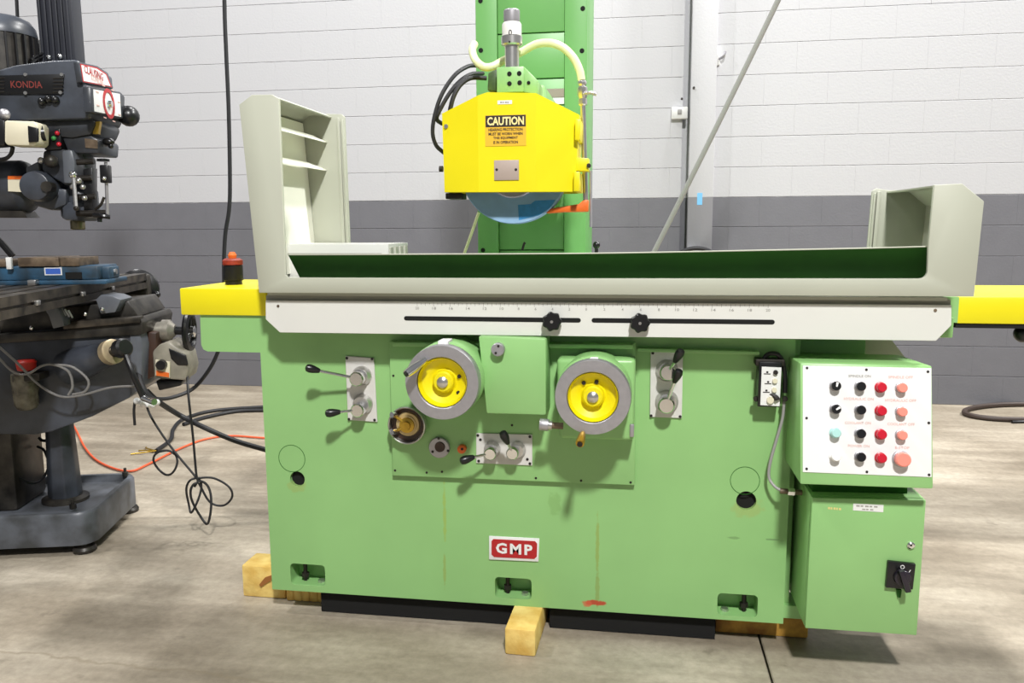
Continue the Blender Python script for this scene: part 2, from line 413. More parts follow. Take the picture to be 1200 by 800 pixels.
# bed front with wing to the left, pockets and holes cut in
wl = P(235, 390, 0).x; wz0 = P(260, 412, 0).z; wz1 = .943
pts = [(XL, BZ), (XL, wz0), (wl+.02, wz0), (wl+.006, wz0+.006), (wl, wz0+.02), (wl+.002, wz1), (XR, wz1), (XR, BZ)]
bed = MB().prism([Vector((x, 0, z)) for x, z in pts], (0, .55, 0))
cut = MB()
for (a, b, c, d) in ((340.5, 661, 381, 685.6), (580, 677, 623, 701), (840.6, 696, 888, 721.6)):
    xa, xb = P(a, (b+d)/2, 0).x, P(c, (b+d)/2, 0).x; za, zb = P((a+c)/2, d, 0).z, P((a+c)/2, b, 0).z; rr = .012
    ring = []
    for (cx, cz, t0) in ((xb-rr, zb-rr, 0), (xa+rr, zb-rr, 90), (xa+rr, za+rr, 180), (xb-rr, za+rr, 270)):
        for k in range(4): t = R(t0+30*k); ring.append(Vector((cx+rr*math.cos(t), -.02, cz+rr*math.sin(t))))
    cut.prism(ring, (0, .085, 0))
for (a, b, rp) in ((348.5, 561, 10), (874.5, 586.5, 11.5)):
    c = P(a, b, 0); cut.cyl((c.x, -.02, c.z), (c.x, .13, c.z), pxm(rp, 0), n=28)
bedo = bed.build('bed', GB, gr, cut=cut)
for (a, b, rp) in ((348.5, 561, 10), (874.5, 586.5, 11.5)):
    c = P(a, b, 0); MB().cyl((c.x, .014, c.z), (c.x, .128, c.z), pxm(rp, 0)*.99, n=28).build('hole_shade', VOID, bedo)  # black cylinder stands in for the shade inside the hole
for (a, b, rp) in ((342, 537, 18), (873, 563, 17)):
    MB().lathe(P(a, b, 0), FY, [(pxm(rp, 0), -.001), (pxm(rp, 0), .0005), (pxm(rp, 0)-.0016, .0005), (pxm(rp, 0)-.0016, -.001)], 40, cap=False).build('scribed_ring', GS, bedo)
for (a, b, c, d, k) in ((340.5, 661, 381, 685.6, 0), (580, 677, 623, 701, 0), (840.6, 696, 888, 721.6, 1)):
    xa, xb = P(a, (b+d)/2, 0).x, P(c, (b+d)/2, 0).x; za, zb = P((a+c)/2, d, 0).z, P((a+c)/2, b, 0).z
    f1, f2 = ((.3, .78), (.7, .22))[k]
    xs = xa+(xb-xa)*f1
    m = MB().cyl((xs, .035, za+.001), (xs, .035, zb-.001), .0065, n=12); m.lathe((xs, .035, za+.012), (0, 0, 1), [(.012, 0), (.012, .014)], 6)
    m.build('levelling_screw', DST, bedo)
    xs = xa+(xb-xa)*f2
    MB().lathe((xs, .03, za), (0, 0, 1), [(.011, 0), (.011, .008), (.005, .01)], 6).build('anchor_nut', STL, bedo)
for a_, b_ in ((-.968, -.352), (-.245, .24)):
    MB().box(a_, b_, .03, .5, .002, BZ+.001).build('under_bed_shade', VOID, gr)  # added near-black boxes stand in for the shade under the bed
# recessed right shoulder and column base
rs = P(1014, 415, .12).x
MB().box(XR-.01, rs, .12, .5, .62, .95).build('bed_shoulder', GB, gr, bevel=.004)
MB().box(XR-.001, XR+.022, .045, .5, .09, .93).build('end_frame', G, gr, bevel=.004)
gz = P(1015, 399, .2)
MB().prism([P(1014.5, 392, .2), P(1040, 392, .2), P(1068, 428, .2), P(1014.5, 428, .2)], (0, .02, 0)).build('way_gusset', CRM, gr)
MB().box(-.75, .05, .5, 1.0, .0, .98).build('column_base', G, gr, bevel=.01)
MB().box(P(311, 350, .02).x, P(1122, 350, .02).x, .03, .42, .9, .955).build('guideway', G, gr, bevel=.004)
e0 = P(1123, 365, .05); MB().box(e0.x-.06, e0.x, .05, .4, P(1120, 378, .05).z, P(1120, 348, .05).z).build('guideway_end', G, gr)
# yellow end covers
yx0, yx1 = P(211, 353, -.01).x, P(312, 353, -.01).x
z0, z1 = P(260, 369.5, -.01).z, P(250, 338, -.01).z
ye = MB(); ye.loft([[Vector((yx0, -.01, z0)), Vector((yx1, -.01, z0)), Vector((yx1, -.01, z1)), Vector((yx0, -.01, z1))],
                    [Vector((yx0, .4, z0)), Vector((yx1, .4, z0)), Vector((yx1, .4, z1)), Vector((yx0, .4, z1))]])
ye.build('way_cover', YEL, gr, bevel=.004)
q = P(274, 332, .16)
fil = MB().lathe((q.x, .16, z1), (0, 0, 1), [(.026, 0), (.026, .012), (.03, .014), (.03, .06), (.027, .063)], 24).build('end_valve', BLK, gr, label='black cylindrical fitting with a red cap on the yellow cover')
MB().lathe((q.x, .16, z1+.063), (0, 0, 1), [(.031, 0), (.031, .014), (.022, .02)], 24).build('cap', mat('rust_red_cap', (150, 48, 30), .5, var=.4, scale=60), fil)
MB().lathe((q.x, .16, z1+.083), (0, 0, 1), [(.012, 0), (.014, .01), (.008, .02)], 10).build('tip', ORG, fil)
MB().cyl((q.x-.018, .14, z1), (q.x-.018, .14, z1-.0), .004).v and None
rx0 = P(1122, 363, .05).x; rz0, rz1 = P(1160, 379.5, .05).z, P(1160, 347.5, .05).z
MB().box(rx0, rx0+.78, .05, .48, rz0, rz1).build('way_cover', YEL, gr, bevel=.004)  # out-of-view right end made long to shade the floor in front
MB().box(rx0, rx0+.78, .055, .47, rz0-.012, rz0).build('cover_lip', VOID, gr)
MB().ball(P(1199, 391, .1), .024).build('limit_knob', BLK, gr)
MB().cyl(P(1199, 391, .1), P(1199, 380, .1), .008).build('limit_stem', DST, gr)

# --------------------------- table
tb = fpoly(MB(), [(312, 346), (1114, 351), (1114, 358), (312, 353)], -.088, -.06).build('table_edge', mat('grey_table_side', (150, 150, 138), .5), gr)
TX0, TX1 = P(313, 345, -.1).x, P(1112, 350, -.1).x
MB().box(TX0, TX1, -.085, .34, .962, 1.012).build('table_slab', LGR, gr, bevel=.003)
cutm = MB()
plate = fpoly(MB(), [(311.3, 352), (1115, 357.3), (1115, 381), (1097, 399.3), (328, 389.5), (311.3, 374)], -.1, -.088).build('scale_plate', LGR, gr, bevel=.0008, seg=1)
for (a, b, c, d) in ((476, 372.8, 678, 375.2), (696, 375.2, 905, 377.3)):
    A, B = P(a, b, -.1), P(c, d, -.1); h = .0062
    ring = [A+Vector((-h*math.sin(t), 0, h*math.cos(t))) for t in [math.pi*i/6 for i in range(7)]]+[B+Vector((h*math.sin(t), 0, -h*math.cos(t))) for t in [math.pi*i/6 for i in range(7)]]
    MB().prism([v+Vector((0, .002, 0)) for v in ring], (0, -.0026, 0)).build('slot', VOID, plate)
for (a, b) in ((648, 375.3), (750, 377)):
    o = P(a, b, -.1); loops = []
    for (rr, h) in ((.012, .0), (.012, .012), (.0235, .012), (.0245, .016), (.0245, .03), (.021, .034)):
        n = 42; loops.append([o+Vector((math.cos(2*math.pi*i/n), 0, math.sin(2*math.pi*i/n)))*(rr*(1+(.08*math.cos(7*2*math.pi*i/n) if rr > .015 else 0)))+FY*h for i in range(n)])
    kn = MB().loft(loops).build('star_knob', BLK, gr)
    MB().cyl(o+FY*.033, o+FY*.036, .004, n=10).build('screw', STL, kn)
# scale: ticks and figures
x20, xc0, x20r = P(489, 360, -.1), P(687, 361, -.1), P(900, 363, -.1)
tk = MB()
for i in range(-40, 41):
    t = i/40; o = xc0.lerp(x20r if t > 0 else x20, abs(t)); h = .010 if i % 4 == 0 else (.008 if i % 2 == 0 else .005)
    zt = P(687+t*(213 if t > 0 else 198), 355.6+t*.9, -.1).z
    tk.box(o.x-.0005, o.x+.0005, -.1006, -.0995, zt-h, zt)
tk.build('scale_ticks', GTX, plate, kind='stuff')
for n in range(-20, 21, 2):
    t = n/20; px = 687+t*(213 if t > 0 else 198)
    text('scale_number', str(abs(n)), P(px, 362.2+t*1.2, -.1), .005 if abs(n) < 10 else .011, GTX, plate, height=.007)
for (a, b) in ((326, 358.5), (1096, 363.5)):
    flathe(MB(), a, b, -.1, [(.004, 0), (.004, .0015)], 10).build('rivet', BRNI, plate)
# cream front guard panel
arc = [(1078+9*math.sin(R(t)), 317.3+9*math.cos(R(t))) for t in (0, 18, 36, 54, 72, 90)]
gp = [(280, 122.5), (295, 111), (318, 110.6), (326.5, 115), (334.5, 322), (337.5, 325.2), (700, 326.2)]+arc+[(1088, 290), (1095, 216.5), (1128, 215), (1153.5, 236), (1141.6, 347.6), (303.5, 343)]
fpoly(MB(), gp, -.13, -.118).build('splash_panel', CRM, gr, bevel=.002)
BYK = .27
def shell(pxs, t, y0, y1, name, par):
    """bent sheet running front to back along a pixel outline"""
    pts = [P(a, b, -.118) for a, b in pxs]; inner = []
    for i, p in enumerate(pts):
        d = (pts[min(i+1, len(pts)-1)]-pts[max(i-1, 0)]).normalized(); nrm = Vector((d.z, 0, -d.x)); inner.append(p+nrm*t)
    ring = [Vector((p.x, y0, p.z)) for p in pts]+[Vector((p.x, y0, p.z)) for p in reversed(inner)]
    return MB().prism(ring, (0, y1-y0, 0)).build(name, CRM, par)
lg = shell([(304, 343), (281, 123), (295.5, 111.8), (318, 111.2), (326, 115.4)], .004, -.118, BYK, 'end_guard', gr)
rg_ = shell([(1095.5, 217), (1128, 215.6), (1153, 236.4), (1141.4, 347)], .004, -.118, BYK, 'end_guard', gr)
li = [P(306.5, 325, -.118), P(285, 124, -.118)]
MB().prism([Vector((li[0].x+.004, -.11, li[0].z)), Vector((li[0].x+.006, -.11, li[0].z)), Vector((li[1].x+.006, -.11, li[1].z)), Vector((li[1].x+.004, -.11, li[1].z))], (0, BYK+.108, 0)).build('lit_end_sheet', mat('lit_white', (236, 236, 222), .5), lg)  # added white sheet; strong light on the end panel put into its colour
# back posts with pressed ribs
def back_post(pxs, ribs, name, par):
    po = fpoly(MB(), pxs, BYK, BYK+.008).build(name, CRM, gr, bevel=.002)
    for (a, b, c, d, wd) in ribs:
        A, B = P(a, b, BYK), P(c, d, BYK); MB().prism([A+Vector((-wd, 0, 0)), A+Vector((wd, 0, 0)), B+Vector((wd, 0, 0)), B+Vector((-wd, 0, 0))], (0, -.008, 0)).build('rib', CRM, po, bevel=.003)
    return po
back_post([(349, 140), (359, 132.8), (391, 133.5), (400, 133.5), (404, 137), (411, 305), (371, 305)], [(396.5, 138, 404, 300, .006), (401.5, 140, 409, 300, .004)], 'back_post', lg)
back_post([(1022, 224), (1027, 220.5), (1042, 223), (1070, 222.5), (1087, 240), (1077, 315), (1014, 315)], [(1030, 224, 1022, 312, .006), (1025, 226, 1017.5, 312, .003)], 'back_post', rg_)
# louvres inside the left end guard (run front to back)
for (py, pyb) in ((154, 166), (193, 199)):
    A = P(331, py+3, -.118); zt = P(379, pyb, BYK-.01).z
    xw = P(300, py, -.118).x+.004
    MB().prism([Vector((xw, -.118, zt+.022)), Vector((xw+.046, -.118, zt)), Vector((xw+.046, -.118, zt-.003)), Vector((xw, -.118, zt+.018))], (0, BYK+.118, 0)).build('louvre', MATS['lit_white'], lg)  # same white: light falling on the louvres is put into the colour
# tray floor, end housing, green inner sheet
MB().box(TX0+.01, TX1-.01, -.118, BYK+.005, 1.012, 1.02).build('tray_floor', CRM, gr)
MB().box(-.75, .45, .0, .22, 1.02, 1.06).build('magnetic_chuck', ALU, gr, bevel=.002)
bx0 = P(336, 290, .06).x-.05; bx1 = P(455, 290, .06).x; bz1 = P(400, 285.8, .06).z
eh = MB().box(bx0, bx1, .06, .265, 1.02, bz1).build('end_housing', LGR, gr, bevel=.002)
MB().box(bx0, bx1-.02, .056, .06, bz1-.03, bz1-.027).build('seam', GTX, eh)
for k in range(4): MB().box(bx1, bx1+.004, .07+k*.05, .10+k*.05, 1.03, bz1-.01).build('end_rib', CRM, eh, bevel=.001)
for k in range(3): MB().box(bx0, bx0+.12, -.02, .05, 1.02+.012*k, 1.03+.012*k).build('stop_plate', LGR, eh, bevel=.001)
tops = [(338, 299.2), (420, 299), (500, 298.6), (700, 297.6), (900, 294), (1000, 292), (1095, 289.6)]
bots = [(352, 326.5), (430, 327), (505, 327), (700, 328), (900, 328.5), (1000, 329), (1094, 329)]
T = [P(a, b, -.108) for a, b in tops]; B = [P(a, b, -.02) for a, b in bots]
n = len(T); sh = MB(); off = Vector((0, .003, .002))
sh.loft([[t for t in T], [b for b in B], [b+off for b in B], [t+off for t in T], [t for t in T]], cap=False, closed=False)
sh.build('inner_splash_sheet', GS, gr, label='dark green sheet leaning behind the cream lip')
MB().tube([t+Vector((0, .001, .002)) for t in T], .002, n=6).build('sheet_rim', CRM, gr)

# --------------------------- column
CY = .55
cx = [P(557.5, 60, CY).x, P(582.5, 60, CY).x, P(661.5, 60, CY).x, P(688, 60, CY).x]
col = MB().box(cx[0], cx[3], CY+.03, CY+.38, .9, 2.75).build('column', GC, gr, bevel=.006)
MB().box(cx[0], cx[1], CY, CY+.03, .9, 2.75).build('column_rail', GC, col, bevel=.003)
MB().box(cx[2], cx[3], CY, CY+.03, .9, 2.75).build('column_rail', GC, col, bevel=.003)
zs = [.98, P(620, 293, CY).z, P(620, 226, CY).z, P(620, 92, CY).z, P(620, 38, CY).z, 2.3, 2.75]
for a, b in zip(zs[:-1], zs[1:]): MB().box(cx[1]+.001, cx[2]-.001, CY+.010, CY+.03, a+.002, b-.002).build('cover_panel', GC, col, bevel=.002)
for (a, b) in ((563, 1), (563.5, 59), (682, 59.5), (566, 293), (683, 10)):
    flathe(MB(), a, b, CY, [(.008, -.004), (.008, .0012), (.004, .0014)], 12).build('cap_screw', VOID, col)
sl = fbox(MB(), 632, 104, 661, 114, CY+.004, CY+.012).build('side_label', mat('brown_grey_label', (150, 140, 126), .5), col)
fbox(MB(), 641, 114.5, 661, 122, CY+.004, CY+.012).build('side_label', WPL, col)
MB().box(cx[1]+.03, cx[2]-.03, .24, CY+.02, 1.32, 1.62).build('wheelhead_slide', G, gr, bevel=.01)
sc_ = P(603, 199, .12)
MB().cyl((sc_.x, .16, sc_.z), (sc_.x, CY+.02, sc_.z), .11, n=32).build('spindle_housing', G, gr)
# --------------------------- grinding wheel + guard
def Pg(px, py, y): return P(px, py, y)
wr = pxm(62.5, .11)
wh = MB().lathe((sc_.x, .095, sc_.z), (0, 1, 0), [(.05, 0), (wr-.002, 0), (wr, .002), (wr, .048), (wr-.002, .05), (.05, .05)], 64).build('grinding_wheel', WHEEL, gr)
MB().lathe((sc_.x, .083, sc_.z), (0, 1, 0), [(.02, 0), (.078, 0), (.082, .004), (.082, .012)], 48).build('wheel_flange', ALU, wh)
tp = [P(a, b, .0945) for a, b in ((607, 240), (622, 239), (627, 235), (651, 234), (645, 243), (632, 252), (608, 258))]
MB().prism(tp, (0, .0006, 0)).build('blue_tape', TAPE, wh)
gy = .02
L1 = [(518, 133), (521, 225)]; L2 = [(559.5, 112), (561, 225)]; R2 = [(628, 109), (628, 224.6)]; R1 = [(679, 134.5), (673.5, 224.4)]
def v(p, y): return P(p[0], p[1], y)
tl = (571, 108)
front = [v(L1[0], gy+.045), v(L2[0], gy), v(tl, gy), v(R2[0], gy), v(R1[0], gy+.045), v(R1[1], gy+.045), v(R2[1], gy), v(L2[1], gy), v(L1[1], gy+.045)]
back = [Vector((p.x, .215, p.z)) for p in front]
g = MB(); n = len(front)
g.add(front+back, [(0, 1, 7, 8), (1, 2, 3, 6, 7), (3, 4, 5, 6), tuple(range(n, 2*n))]+[(i, i+n, (i+1) % n+n, (i+1) % n) for i in range(n) if i not in (5, 6, 7)])
gd = g.build('wheel_guard', YEL, gr, ang=12)
# rim around the open bottom so that the sheet has thickness
for A, B_ in ((8, 7), (7, 6), (6, 5)):
    p, q2 = front[A], front[B_]; MB().prism([p+Vector((0, .001, -.001)), q2+Vector((0, .001, -.001)), q2+Vector((0, .011, -.001)), p+Vector((0, .011, -.001))], (0, 0, .012)).build('hem', YEL, gd)
def side_plate(px, w_, y0, y1, name):
    fpoly(MB(), px, y0, y1).build(name, YEL, gd, bevel=.002)
side_plate([(674, 139), (680.5, 140), (679.5, 164), (673.5, 164)], 0, .04, .2, 'hinge_leaf')
side_plate([(672.5, 201), (679, 201), (678.5, 224), (672, 224)], 0, .04, .2, 'hinge_leaf')
side_plate([(671, 184), (690, 185.5), (689.5, 200.5), (671, 200)], 0, .07, .12, 'hinge_lug')
flathe(MB(), 690, 194, .07, [(.006, -.01), (.006, .006)], 10).build('hinge_pin', DST, gd)
fbox(MB(), 522, 226, 541, 233, .09, .16).build('guard_foot', DST, gd, bevel=.002)
MB().cyl(P(519, 198, .1), P(515, 198, .1), .009, n=12).build('side_bolt', DST, gd)
MB().cyl(P(523, 148, .06)+FY*.004, P(523, 148, .06), .006, n=12).build('side_bolt', STL, gd)
# caution sign
sg = fbox(MB(), 568.5, 134.5, 616.5, 171, gy-.0012, gy).build('caution_sign', AMB, gd)
zc = P(592, 141.5, gy).z; xs = P(592.5, 150, gy).x
hd = fbox(MB(), 569, 135, 616, 148.5, gy-.0018, gy-.0012).build('sign_header', BTX, sg)
text('sign_lettering', 'CAUTION', (P(592.5, 141.8, gy).x, gy-.0018, P(592.5, 141.8, gy).z), pxm(43, gy), CTX, sg, height=pxm(9.5, gy), off=.03)
for i, tx in enumerate(('HEARING PROTECTION', 'MUST BE WORN WHEN', 'THIS EQUIPMENT', 'IS IN OPERATION')):
    y = 151.8+i*4.95; text('sign_lettering', tx, (xs, gy-.0012, P(592.5, y, gy).z), pxm((40, 40, 29, 29)[i], gy), BTX, sg, height=pxm(3.4, gy), off=.03)
np_ = fbox(MB(), 579, 187.5, 608, 211, gy-.003, gy).build('name_plate', mat('taupe_plate', (168, 152, 142), .5), gd, bevel=.0008)
for a in (582, 604.5): flathe(MB(), a, 198.7, gy-.003, [(.004, 0), (.003, .0015)], 10).build('screw', BTX, np_)
st = fbox(MB(), 583, 117.5, 600, 122, gy-.001, gy).build('small_sticker', WPL, gd)
print_line(st, 586, 119.8, 597, 119.8, gy-.001, 1.6, GTX, 4)
# green head block with bolts, spindle adjuster
hb = MB(); fbox(hb, 582, 78, 614, 108, .06, .16); hbo = hb.build('head_block', G, gr, bevel=.003)
A = P(614, 78, .06)
MB().prism([P(614, 78, .065), P(630, 94, .065), P(630, 110, .065), P(614, 108, .065)], (0, .12, 0)).build('block_gusset', G, hbo, bevel=.002)
MB().prism([P(572, 85, .09), P(583, 80, .09), P(583, 107, .09), P(571, 106, .09)], (0, .06, 0)).build('fitting_block', mat('oily_green', (70, 96, 50), .5, var=.5, scale=60), hbo, bevel=.004)
for (a, b) in ((597, 86.5), (608.5, 86), (597, 98), (609, 97)):
    flathe(MB(), a, b, .06, [(.0065, -.001), (.0065, .0015), (.003, .0016)], 12).build('socket_bolt', VOID, hbo)
flathe(MB(), 619.5, 97, .064, [(.005, 0), (.005, .0015)], 10).build('socket_bolt', VOID, hbo)
ax = P(600, 77, .11); u = lambda py: P(600, py, .11).z
pm = lambda n_: pxm(n_, .11)
ad = MB().lathe((ax.x, .11, u(80)), (0, 0, 1), [(pm(8), 0), (pm(8), u(54)-u(80))], 28).build('adjuster_shaft', STL, gr)
MB().lathe((ax.x, .11, u(54)), (0, 0, 1), [(pm(10), 0), (pm(12), .004), (pm(12), u(43.5)-u(54)), (pm(10.5), u(42.8)-u(54))], 32).build('adjuster_collar', STL, ad)
MB().lathe((ax.x, .11, u(42.6)), (0, 0, 1), [(pm(11), 0), (pm(11), u(29)-u(42.6)), (pm(10), u(27)-u(42.6))], 32).build('graduated_drum', LGR, ad)
MB().lathe((ax.x, .11, u(27)), (0, 0, 1), [(pm(8.5), 0), (pm(9.2), .006), (pm(9.2), u(13)-u(27)), (pm(8), u(11.5)-u(27))], 28).build('adjuster_knob', ALU, ad)
text('drum_number', '0', P(598, 38, .11-pm(11)), .01, BTX, ad)
flathe(MB(), 597, 49, .11-pm(12), [(.003, -.002), (.003, .001)], 8).build('set_screw', BTX, ad)
# coolant hose, valve, pipes
MB().tube([P(556, 52, .25), P(553.5, 59, .2), P(557, 70, .17), P(566, 78, .15), P(577, 78, .16), P(590, 71, .17), P(612, 60.5, .17), P(628, 52, .16), P(645, 50.5, .15), P(660, 56, .15), P(672, 68, .15), P(679, 82, .15), P(681.5, 94, .15)], .0115, n=14).build('coolant_hose', HOSE, gr, label='milky translucent coolant hose')
vv = MB(); a, b = P(682, 94, .15), P(683, 124, .15)
vv.lathe(b, a-b, [(.009, 0), (.013, .004), (.013, .018), (.010, .02), (.015, .03), (.015, .05), (.010, .055), (.013, .06), (.013, (a-b).length-.004), (.010, (a-b).length)], 8)
vo = vv.build('coolant_valve', STL, gr)
MB().tube([P(684, 110, .14), P(692, 108.5, .13), P(699, 110.5, .13)], [.006, .006, .0045, .0045]*6, n=8).build('valve_lever', ALU, vo)
MB().cyl(P(683, 120, .15), P(686.5, 240, .15), .0078, n=14).build('coolant_pipe', STL, gr)
MB().cyl(P(692.3, 200, .12), P(692.5, 266, .12), .004, n=10).build('drain_rod', ALU, gr)
fpoly(MB(), [(683, 235), (689, 233.5), (689, 248), (661, 248.5), (640, 250), (638, 246), (655, 242.5), (678, 239)], .10, .15).build('coolant_nozzle', ORG, gr, bevel=.004)
MB().tube([P(561, 249, .4), P(553, 272, .4), P(543, 300, .4)], .005, n=8).build('drip_tube', HOSE, gr)
# head cables
for pts_, rr, mm in (([(560, 76.5, .3), (548, 78, .25), (533, 88, .2), (518, 110, .17), (509.5, 135, .16), (507, 155, .16), (511, 170, .17), (520, 179, .2)], .0062, BRB), ([(566, 86, .3), (552, 87, .24), (538, 96, .2), (525, 112, .17), (514, 132, .16), (512, 140, .17), (518, 145, .2)], .0062, BRB), ([(570, 91.5, .22), (552, 91.5, .2), (540, 99, .18), (532, 112, .17), (528, 126, .17), (527, 133, .18)], .0068, BRB)):
    MB().tube([P(*q_) for q_ in pts_], rr, n=10).build('head_cable', mm, gr)
kb = P(699, 287, .5); MB().ball(kb, .0125).build('lever_ball', BLK, gr)
MB().cyl(kb, kb+Vector((0, 0, -.2)), .006, n=10).build('lever_stem', BLK, gr)
MB().tube([P(612, 293, .3), P(614, 286, .3), P(615.5, 284, .3)], .004).build('probe', DST, gr)

# --------------------------- apron and controls
AY = -.018
ap = fpoly(MB(), [(456, 400), (745, 402), (744, 568.5), (460, 557)], AY, .004).build('apron_plate', GB, gr, bevel=.002)
for (a, b) in ((461, 440), (463, 551), (500, 553.5), (518, 552.5), (628, 560), (681, 563), (739, 565), (741, 480), (600, 498)):
    flathe(MB(), a, b, AY, [(.0035, 0), (.0035, .001)], 10).build('screw', DST, ap)
rail = fpoly(MB(), [(460, 401), (742, 404), (742, 409), (460, 406)], -.05, .0).build('bed_rib', G, gr, bevel=.002)
fpoly(MB(), [(747, 408), (890, 412), (890, 416), (747, 412)], -.03, .0).build('bed_rib', G, gr, bevel=.002)
bxm = MB(); fpoly(bxm, [(560.5, 394), (640, 396.5), (640, 486.5), (570, 484.5)], -.125, AY)
bxo = bxm.build('feed_box', G, gr, bevel=.005)
fk = flathe(MB(), 584.5, 408.5, -.125, [(.018, 0), (.018, .02), (.016, .022), (0, .022)], 28).build('feed_knob', ALU, gr)
for (a, b) in ((584, 405.5), (581, 413.5)):
    flathe(MB(), a, b, -.1475, [(.0035, 0), (.0035, .001)], 8).build('pin_hole', BTX, fk)
# left handwheel: drum then wheel
def handwheel(px, py, Yf, rp, base, name, handle, holes, hubpx):
    o = P(px, py, Yf); r = pxm(rp, Yf)
    dr = MB().lathe((o.x, base, o.z), FY, [(r*1.0, 0), (r*1.02, .02), (r*1.02, base-Yf-.045), (r*.99, base-Yf-.04)], 56).build(name+'_drum', G, gr)
    wv = MB().lathe((o.x, Yf+.038, o.z), FY, [(r*.6, 0), (r*.99, .002), (r, .006), (r, .034), (r*.985, .038), (r*.70, .038), (r*.68, .036), (r*.66, .016)], 64, cap=False).build(name, ALU, gr, label='silver rimmed handwheel with a yellow dish')
    MB().lathe((o.x, Yf+.030, o.z), FY, [(r*.665, .024), (r*.655, .026), (r*.60, .006), (r*.34, -.006), (r*.30, -.002), (r*.28, .014), (r*.24, .018), (r*.10, .018), (0, .018)], 56, cap=False).build('dish', YEL, wv)
    MB().lathe((o.x, Yf+.012, o.z), FY, [(r*.15, 0), (r*.15, .006), (r*.10, .010), (.001, .012)], 18).build('hub_nut', STL, wv)
    for (a, b) in holes:
        c = P(a, b, Yf+.029); MB().cyl(c-FY*.008, c+FY*.001, .0055, n=10).build('dish_hole', BTX, wv)
    return wv, o, r
wv, o, r = handwheel(517.5, 448.5, -.2, 46.5, AY, 'handwheel', None, ((538, 441), (537, 460)), None)
A, B_ = P(499, 421, -.205), P(476, 438, -.255)
hh = MB().lathe(A, B_-A, [(.008, 0), (.010, .02), (.0125, (B_-A).length*.7), (.0105, (B_-A).length), (.0, (B_-A).length)], 18).build('crank_grip', CHR, wv)
MB().lathe(B_, B_-A, [(.0075, 0), (.0075, .003), (0, .003)], 14).build('grip_nut', BLK, wv)
fbox(MB(), 513, 399.5, 525, 406, -.175, -.12).build('index_mark', WPL, wv, bevel=.002)
wv, o, r = handwheel(694.5, 466, -.19, 45.5, AY, 'handwheel', None, ((684, 448.5), (699, 447.5)), None)
A, B_ = P(683, 507, -.19), P(679.5, 520, -.235)
MB().lathe(A, B_-A, [(.006, 0), (.009, .01), (.0125, (B_-A).length*.85), (.011, (B_-A).length), (0, (B_-A).length)], 18).build('crank_grip', BRS, wv)
MB().lathe(B_, B_-A, [(.007, 0), (.007, .004), (0, .004)], 14).build('grip_nut', DST, wv)
fbox(MB(), 691, 419.5, 701, 427, -.165, -.1).build('index_mark', WPL, wv, bevel=.003)
hm = fpoly(MB(), [(652, 420), (745, 421), (743, 517), (655, 514)], -.09, AY).build('handwheel_mount', G, gr, bevel=.012, seg=3)
fbox(MB(), 738, 497, 743, 512, -.096, -.088).build('oil_nipple', ALU, hm, bevel=.002)
A, B_ = P(632.5, 497, -.13), P(643, 498, -.13)
kk = MB().cyl(A, B_, .0165, n=24).build('knurled_knob', ALU, gr, bevel=.001)
MB().cyl(B_, P(660, 499, -.13), .009, n=14).build('knob_shaft', BRNI, kk)
MB().cyl(B_, P(647, 498.3, -.13), .013, n=14).build('knob_collar', STL, kk)
# brass fine feed dial
c = P(479.5, 495.5, AY); 
fd = flathe(MB(), 479.5, 495.8, AY, [(.048, 0), (.055, .006), (.0555, .03), (.053, .032), (.051, .03), (.049, .012), (.0, .012)], 40).build('fine_feed_dial', STL, gr)
flathe(MB(), 479.5, 495.8, AY, [(.0485, .010), (.0485, .014), (0, .014)], 36).build('dial_dish', BRN, fd)
flathe(MB(), 478.5, 496.5, AY-.014, [(.036, 0), (.034, .008), (.026, .008), (.026, .012), (0, .012)], 32).build('dial_ring', mat('tan_ring', (190, 168, 120), .4, metal=.4), fd)
flathe(MB(), 477.5, 497.5, AY-.02, [(.024, 0), (.022, .010), (.013, .012), (.012, .018), (0, .018)], 28).build('brass_hub', BRS, fd)
for (a, b, c_, d) in ((474, 495, 461, 486), (474, 500, 461, 506)):
    MB().cyl(P(a, b, AY-.026), P(c_, d, AY-.032), .0045, n=12).build('spoke', BRS, fd)
    MB().cyl(P(c_+3, d-.5, AY-.03), P(c_-2, d, AY-.045), .0085, n=16).build('spoke_screw', CHR, fd)
fr = flathe(MB(), 515.5, 523.5, AY, [(.031, 0), (.031, .010), (.029, .012), (0, .012)], 32).build('round_flange', ALU, gr)
flathe(MB(), 515.5, 523.5, AY-.012, [(.0155, 0), (.0145, .004), (0, .003)], 24).build('flange_centre', BRN, fr)
for (a, b) in ((514, 513.5), (507, 529), (525, 528)): flathe(MB(), a, b, AY-.012, [(.004, 0), (.004, .001)], 10).build('screw', BTX, fr)
pg = flathe(MB(), 542, 525, AY, [(.0125, 0), (.0125, .014), (.009, .016), (0, .016)], 20).build('orange_plug', ORG, gr)
flathe(MB(), 541.5, 526, AY-.016, [(.004, 0), (.004, .001)], 10).build('plug_hole', BTX, pg)
